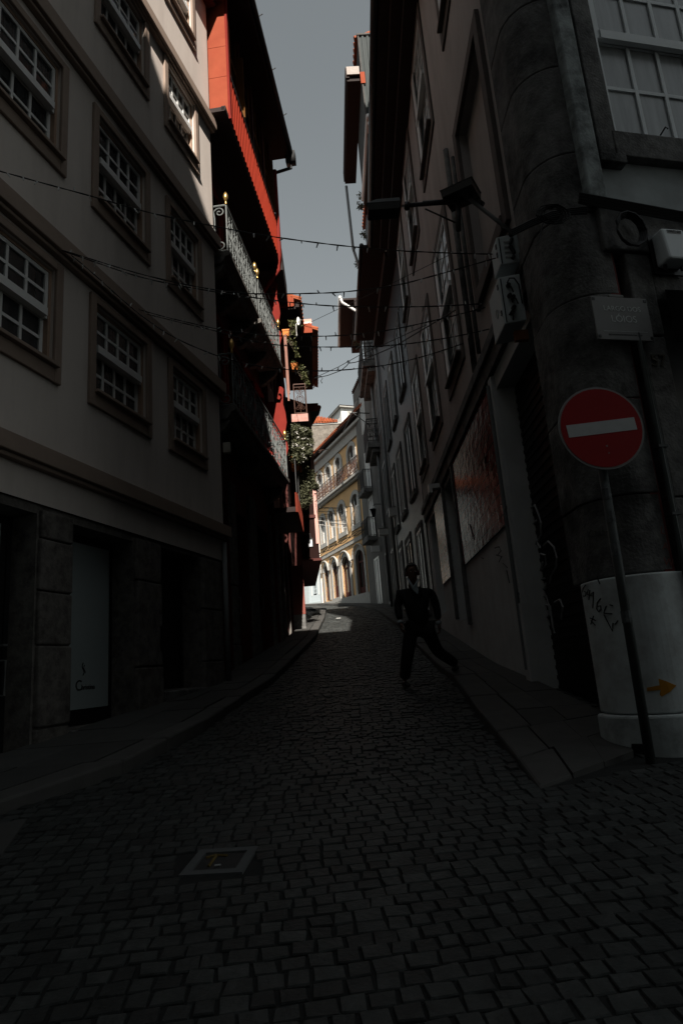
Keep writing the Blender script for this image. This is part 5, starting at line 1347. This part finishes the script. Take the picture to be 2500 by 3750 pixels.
def hpot(name, label, px0, py0, px1, py1, Y, clumps, seed):
    a, b = at(*m6(px0, py0), Y), at(*m6(px1, py1), Y)
    c = ((a.x + b.x) / 2, Y, b.z); hw = (b.x - a.x) / 2; h = a.z - b.z
    def pot(f):
        P(f, 'pot', MB(f).hexa([(-hw * .85, -.08, b.z), (hw * .85, -.08, b.z), (hw * .85, .08, b.z), (-hw * .85, .08, b.z)], [(-hw, -.1, b.z + h * .8), (hw, -.1, b.z + h * .8), (hw, .1, b.z + h * .8), (-hw, .1, b.z + h * .8)]).box(-hw * 1.08, hw * 1.08, -.11, .11, b.z + h * .8 + .001, b.z + h), terra)
        P(f, 'wall_hook', MB(f).tube([(-hw, .0, b.z + h * .6), (-hw - .22, .0, b.z + h * .6)], .012, 5).tube([(-hw * .3, -.12, b.z + h * .2), (hw * .9, -.115, b.z + h * .4)], .007, 4), ironb)
    planter(name, label, 'flower pot', c, [cl(*m6(x, y), Y, r, c) for x, y, r in clumps], 420, .075, leaf_l, 0, 'orange hanging flower pots', pot, seed, True)
hpot('hanging_pot', 'upper orange hanging pot with a leggy climbing plant', 285, 380, 370, 460, 17.0, [(410, 270, (.14, .1, .10)), (470, 320, (.12, .1, .07)), (410, 330, (.09, .1, .12)), (420, 400, (.08, .08, .12)), (350, 490, (.09, .08, .07)), (420, 520, (.11, .08, .12)), (440, 580, (.08, .08, .09)), (450, 640, (.02, .02, .10)), (468, 685, (.06, .05, .05))], 6)
hpot('hanging_pot', 'lower orange hanging pot with spidery trailing leaves', 390, 790, 475, 865, 17.6, [(430, 790, (.12, .1, .05)), (510, 830, (.09, .1, .07)), (540, 890, (.11, .1, .09)), (560, 950, (.07, .08, .12)), (590, 1020, (.02, .05, .10)), (410, 770, (.08, .08, .05))], 7)
p_ = at(*m6(430, 2000), 18.3)
op_ = thing('orange_vase', 'tall orange pot half hidden between the two ledge shrubs', 'flower pot', (p_.x, 18.3, p_.z - .25))
P(op_, 'pot', MB(op_).lathe([(.10, p_.z - .25), (.13, p_.z - .2), (.15, p_.z + .1), (.17, p_.z + .11), (.16, p_.z + .18)], (0, 0), 14), terra, smooth=True)
P(op_, 'stake', MB(op_).tube([(.17, 0, p_.z - .3), (.19, 0, p_.z + .25)], .03, 8), mat('orange_tube', (.7, .18, .05), .4, .1, 5))
# weeds in the right-hand gutters
for i, (px, py, Y, lab, n) in enumerate([(1312, 715, 21, 'small dry weeds sprouting from a high wall edge on the right', 90), (1310, 750, 21, 'rounder tuft of weeds just under the dry sprig', 120), (1325, 860, 20.5, 'dark weeds hanging from the wall edge above the fairy lights', 110), (1303, 965, 23, 'dark moss clump on the outer pipe above the lower eave', 90), (1297, 1258, 25, 'shaggy weeds hanging under the lower eave end', 110)]):
    p = at(px, py, Y)
    planter('weed_tuft', lab, 'weeds', (p.x + .1, Y, p.z - .1), [(-.05, 0, p.z, (.10, .10, .16)), (.02, 0, p.z - .12, (.12, .1, .12))], n, .08, leaf if i else leaf_l, 0, 'weeds on the right house edges', None, 30 + i, True)
# dish aerials
p = at(1092, 1180, 16.8)
SDh = thing('dish_aerial', 'small white dish aerial on a short mast above the upper orange pot', 'dish aerial', (p.x, 16.8, p.z - .4), PI / 2, 0, 'dish aerials')
P(SDh, 'dish', MB(SDh).prism([(.07 * math.cos(a) * .55, .13 * math.sin(a)) for a in [i * PI / 8 for i in range(16)]], lambda q, k: (q[0] + (.0, .02)[k], (-.02, .03)[k], p.z + q[1] + .03)), pvc)
P(SDh, 'mast', MB(SDh).tube([(-.07, .02, p.z - .45), (-.07, .02, p.z - .05), (0, .02, p.z)], .014, 6).tube([(0, -.02, p.z), (.1, -.12, p.z)], .01, 5), pvc)
p = at(1350, 630, 18.9)
SD2 = thing('dish_aerial', 'large pale dish aerial half hidden behind the black eave on the right', 'dish aerial', (p.x + .2, 18.9, p.z - .8), PI / 2, 0, 'dish aerials')
P(SD2, 'dish', MB(SD2).prism([(.42 * math.cos(a), .78 * math.sin(a)) for a in [i * PI / 14 for i in range(28)]], lambda q, k: (.22 + q[0] * (1, .9)[k], (-.02, .05)[k], p.z + q[1] * (1, .9)[k])), mat('dish_grey', (.36, .34, .32), .5, .1, 4))
P(SD2, 'mast', MB(SD2).tube([(.25, .05, p.z - .2), (.5, .3, p.z - .4), (.9, .35, p.z - .5)], .03, 6), pvc_g)
# wall lanterns
p = at(*m7(432, 905), 23.2)
WL = thing('wall_lantern', 'white glass lantern catching the sun under the dark overhang on the left', 'lantern', (p.x, 23.2, p.z - .2))
m = MB(WL)
for x in (-.07, .07):
    for y in (-.07, .07): m.box(x - .012, x + .012, y - .012, y + .012, p.z - .14, p.z + .14)
m.box(-.085, .085, -.085, .085, p.z + .14, p.z + .17).box(-.085, .085, -.085, .085, p.z - .16, p.z - .14).tube([(-.0, 0, p.z + .17), (0, 0, p.z + .35), (-.3, 0, p.z + .35)], .016, 5)
P(WL, 'frame', m, ironb)
P(WL, 'lamp_glass', MB(WL).box(-.055, .055, -.055, .055, p.z - .135, p.z + .135), mat('opal_glass', (.85, .86, .87), .2, .03, 3, spec=.6))
p = at(1250 + 548 * 250 / 1176, 1500 + 1750 * 250 / 1176, 30)
WR = thing('wall_lantern', 'shaded wall lantern with pale cap on the right beside the grey pipe', 'lantern', (p.x, 30, p.z - .3))
P(WR, 'cap', MB(WR).lathe([(.17, p.z + .1), (.13, p.z + .18), (.03, p.z + .26)], (0, 0), 8), pvc)
P(WR, 'lamp_glass', MB(WR).lathe([(.08, p.z - .25), (.14, p.z + .09)], (0, 0), 8), glass)
P(WR, 'arm', MB(WR).tube([(0, 0, p.z + .26), (.1, 0, p.z + .34), (.5, 0, p.z + .3)], .02, 5), ironb)
for i, (x0, y0_, x1, y1, Y, lab) in enumerate([(815, 1690, 875, 1825, 24.5, 'white meter box high on the shaded wall under the grey tiles'), (640, 2060, 688, 2160, 26.5, 'lower white meter box beside the downpipe')]):
    a, b = at(1250 + x0 * 250 / 1176, 1500 + y0_ * 250 / 1176, Y), at(1250 + x1 * 250 / 1176, 1500 + y1 * 250 / 1176, Y)
    f = thing('meter_box', lab, 'box', (a.x, Y, b.z), PI / 2, 0, 'white boxes on the right wall')
    P(f, 'case', MB(f).box(0, b.x - a.x + .3, 0, .3, b.z, a.z), pvc, bevel=.01)
    P(f, 'lid', MB(f).box(-.01, b.x - a.x + .31, -.01, .31, a.z, a.z + .04), pvc_g)
# floodlight and alarm box by the red house
a, b = at(815, 1620, 10.95), at(843, 1655, 10.95)
f = thing('alarm_box', 'small pale box on the dark wall under the lower balcony end', 'box', (a.x, 10.95, b.z))
P(f, 'case', MB(f).box(0, b.x - a.x, 0, .1, b.z, a.z), mat('cream_plastic', (.42, .38, .32), .6, .1, 5), bevel=.008)
P(f, 'bracket', MB(f).box(.02, .06, .1, .3, b.z + .05, b.z + .1), ironb)
# scrap of paper on the road
f = thing('paper_scrap', 'small white scrap of paper lying on the sunlit cobbles', 'litter', (-.42, 24.6, H(24.6) + .02))
P(f, 'sheet', MB(f).hexa([(-.09, -.05, H(24.6) + .015), (.08, -.04, H(24.6) + .015), (.09, .05, H(24.6) + .03), (-.08, .04, H(24.6) + .03)], [(-.09, -.05, H(24.6) + .022), (.08, -.04, H(24.6) + .022), (.09, .05, H(24.6) + .037), (-.08, .04, H(24.6) + .037)]), white)
# ================================================================ PERSON in a dark suit, striding down the lane
YP = 9.25
def pj(px, py, dy=0): return at(px, py, YP + dy)
ground_f = pj(1481, 2512)
pr = bpy.data.objects.new('person', None); COL.objects.link(pr); pr.location = (ground_f.x + .1, YP, H(YP)); tag(pr, 'man in black suit and open white shirt striding down the lane', 'person')
PO = Vector(pr.location)
def skin(name, nodes, edges, m, parent, levels=2, root=0, edit=None):
    me = bpy.data.meshes.new(name)
    me.from_pydata([tuple(Vector(n[0]) - PO) for n in nodes], edges, [])
    o = bpy.data.objects.new(name, me); COL.objects.link(o)
    sk = o.modifiers.new('skin', 'SKIN')
    for i, n in enumerate(nodes):
        r = n[1] if isinstance(n[1], tuple) else (n[1], n[1])
        me.skin_vertices[0].data[i].radius = r
    me.skin_vertices[0].data[root].use_root = True
    sk.use_smooth_shade = True
    ss = o.modifiers.new('sub', 'SUBSURF'); ss.levels = levels; ss.render_levels = levels
    dg = bpy.context.evaluated_depsgraph_get()
    nm = bpy.data.meshes.new_from_object(o.evaluated_get(dg)); nm.name = name
    bpy.data.objects.remove(o)
    nm.materials.clear(); nm.materials.append(m)
    for p in nm.polygons: p.use_smooth = True
    q = bpy.data.objects.new(name, nm); COL.objects.link(q); q.parent = parent
    return q
# joints from the photograph (image px), depths by hand; the man faces the viewer
hd_t = pj(1505, 2058); hd_c = pj(1508, 2098); chin = pj(1516, 2134, -.03); nk = pj(1513, 2150, .02); chest = pj(1520, 2185)
shL, shR = pj(1464, 2172, .0), pj(1580, 2167, .04)
elL, elR = pj(1455, 2226, .0), pj(1597, 2222, .06)
wrL, wrR = pj(1466, 2283, -.10), pj(1606, 2284, .02)
hip = pj(1535, 2290); hL, hR = pj(1506, 2302), pj(1560, 2300, .03)
knL, knR = pj(1491, 2400, -.06), pj(1601, 2385, .20)
anL, anR = pj(1481, 2495, .02), pj(1668, 2438, .62)
anL.z = H(anL.y) + .085; anR.z = H(anR.y) + .10 + .09
waist = (chest + hip) / 2
body = skin('body', [(hip, .10), (waist, (.11, .09)), (chest, (.13, .09)), (nk, .058), (hd_c - Vector((0, 0, .05)), (.070, .078)), (hd_c, (.078, .095)), (hd_t - Vector((0, 0, .035)), (.068, .080)),
    (shL, .05), (elL, .04), (wrL, .028), (shR, .05), (elR, .04), (wrR, .028), (hL, .07), (knL, .05), (anL, .04), (hR, .07), (knR, .05), (anR, .04)],
    [(0, 1), (1, 2), (2, 3), (3, 4), (4, 5), (5, 6), (2, 7), (7, 8), (8, 9), (2, 10), (10, 11), (11, 12), (0, 13), (13, 14), (14, 15), (0, 16), (16, 17), (17, 18)], skin_m, pr)
jk = skin('jacket', [(hip - Vector((0, 0, .09)), (.215, .135)), (waist, (.20, .165)), (chest, (.205, .15)), (chest + Vector((0, 0, .11)), (.13, .085)),
    (shL, .066), (elL, .060), (wrL + Vector((0, 0, .05)), .050), (shR, .066), (elR, .060), (wrR + Vector((0, 0, .05)), .050)],
    [(0, 1), (1, 2), (2, 3), (2, 4), (4, 5), (5, 6), (2, 7), (7, 8), (8, 9)], cloth, pr)
tr = skin('trousers', [(hip, (.17, .12)), (hL, .118), (knL, .092), (anL + Vector((0, 0, .02)), (.072, .082)), (hR, .118), (knR, .090), (anR + Vector((0, 0, .02)), (.068, .078))], [(0, 1), (1, 2), (2, 3), (0, 4), (4, 5), (5, 6)], cloth, pr)
for an, yaw in ((anL, -.15), (anR, .35)):
    g = H(an.y) + (.10 if an is anR else 0)
    f = Vector((math.sin(yaw) * -1, -math.cos(yaw), 0))
    skin('shoe', [(Vector((an.x, an.y, g + .05)) - f * .05, .048), (Vector((an.x, an.y, g + .05)) + f * .06, .050), (Vector((an.x, an.y, g + .035)) + f * .17, (.046, .035)), (Vector((an.x, an.y, g + .03)) + f * .22, (.034, .026))], [(0, 1), (1, 2), (2, 3)], shoe_m, pr, 1)
# hair: cap over the skull, back and sides
def blob(name, c, r, m, parent, cut=None, n=14):
    bm = bmesh.new(); bmesh.ops.create_uvsphere(bm, u_segments=n * 2, v_segments=n, radius=1)
    for v in bm.verts: v.co = Vector((v.co.x * r[0], v.co.y * r[1], v.co.z * r[2]))
    if cut: bmesh.ops.delete(bm, geom=[v for v in bm.verts if cut(v.co)], context='VERTS')
    me = bpy.data.meshes.new(name); bm.to_mesh(me); bm.free(); me.materials.append(m)
    for p in me.polygons: p.use_smooth = True
    o = bpy.data.objects.new(name, me); COL.objects.link(o); o.location = c - PO; o.parent = parent; return o
HC = hd_c + Vector((0, .005, .015))
blob('hair', HC + Vector((0, .012, .02)), (.092, .108, .118), hair_m, pr, lambda c: c.y < -.045 and c.z < .062 or c.z < -.075)
fc = hd_c + Vector((.008, -.088, 0))
for s in (-1, 1):
    blob('ear', hd_c + Vector((s * .083, .0, -.01)), (.014, .026, .036), skin_m, pr, None, 6)
    e = blob('eye', fc + Vector((s * .032, .004, .010)), (.014, .010, .009), mat('eye_white', (.6, .58, .55), .3, .05, 5), pr, None, 6)
    blob('eyebrow', fc + Vector((s * .033, -.004, .030)), (.020, .008, .005), hair_m, pr, None, 5)
blob('nose', fc + Vector((.0, -.012, -.020)), (.014, .020, .028), skin_m, pr, None, 6)
blob('mouth', fc + Vector((.0, .002, -.058)), (.026, .009, .008), mat('lips', (.28, .11, .09), .5, .1, 8), pr, None, 6)
# shirt front, collar and cuffs
cs = chest + Vector((0, -.118, 0)); top_ = nk
sm = MB(); pts = [pj(1497, 2130, -.10), pj(1510, 2148, -.155), pj(1527, 2132, -.10), pj(1531, 2160, -.155), pj(1529, 2176, -.16), pj(1515, 2163, -.16), pj(1506, 2150, -.155)]
cen_ = sum(pts, Vector()) / len(pts)
order = [pts[0], pts[1], pts[2], pts[3], pts[4], pts[5], pts[6]]
ia = [sm.vert(*(p - PO + Vector((0, .0, 0)))) for p in order]; ib = [sm.vert(*(p - PO + Vector((0, .05, 0)))) for p in order]
sm.f.append(ia); sm.f.append(ib[::-1])
for i in range(7): sm.f.append([ia[i], ia[(i + 1) % 7], ib[(i + 1) % 7], ib[i]])
sh_ = sm.build('shirt', shirt_m, pr)
cm_ = MB(); cm_.tube([tuple(pj(1492, 2119, -.03) - PO), tuple(pj(1499, 2132, -.115) - PO), tuple(pj(1511, 2150, -.15) - PO)], .016, 6).tube([tuple(pj(1530, 2122, -.04) - PO), tuple(pj(1524, 2136, -.12) - PO), tuple(pj(1514, 2150, -.15) - PO)], .014, 6)
cm_.build('collar', shirt_m, sh_)
lpm = MB()
for sx, tipx in ((1492, 1526), (1537, 1531)):
    q = [pj(sx, 2140, -.135), pj(sx + (10 if sx < 1510 else -4), 2150, -.165), pj(tipx, 2184, -.175), pj(tipx + (-16 if sx < 1510 else 14), 2170, -.155)]
    lpm.hexa([tuple(p - PO) for p in q], [tuple(p - PO + Vector((0, .02, 0))) for p in q])
lpm.build('lapel', cloth, jk)
for wr, el in ((wrL, elL), (wrR, elR)):
    t = (wr - el).normalized()
    MB().tube([tuple(wr - t * .035 - PO), tuple(wr + t * .006 - PO)], .041, 10).build('cuff', shirt_m, sh_, smooth=True)
# hands: palm, four curled fingers and a thumb
def hand(wr, el, side):
    t = (wr - el).normalized(); out = Vector((side, 0, 0)); out = (out - t * out.dot(t)).normalized(); fwd = t.cross(out) * side
    if fwd.y > 0: fwd = -fwd
    across = fwd
    nodes = [(wr + t * .005, (.026, .030)), (wr + t * .045, (.022, .040)), (wr + t * .088, (.017, .040))]; ed = [(0, 1), (1, 2)]
    palm = wr + t * .09
    inn = -out
    lens = (.070, .078, .072, .056)
    for k, L in enumerate(lens):
        b = palm + across * (.033 - .022 * k)
        i0 = len(nodes)
        p1 = b + t * L * .40 + inn * .006; p2 = p1 + t * L * .22 + inn * L * .30; p3 = p2 - t * L * .02 + inn * L * .24
        nodes += [(b - t * .006, .0095), (p1, .0092), (p2, .0085), (p3, .0072)]
        ed += [(2, i0), (i0, i0 + 1), (i0 + 1, i0 + 2), (i0 + 2, i0 + 3)]
    i0 = len(nodes); b = wr + t * .035 + across * .036
    nodes += [(b, .012), (b + t * .035 + across * .016 + inn * .012, .011), (b + t * .066 + across * .010 + inn * .022, .0088)]
    ed += [(1, i0), (i0, i0 + 1), (i0 + 1, i0 + 2)]
    return skin('hand', nodes, ed, skin_m, pr, 1)
hand(wrL, elL, -1); hand(wrR, elR, 1)
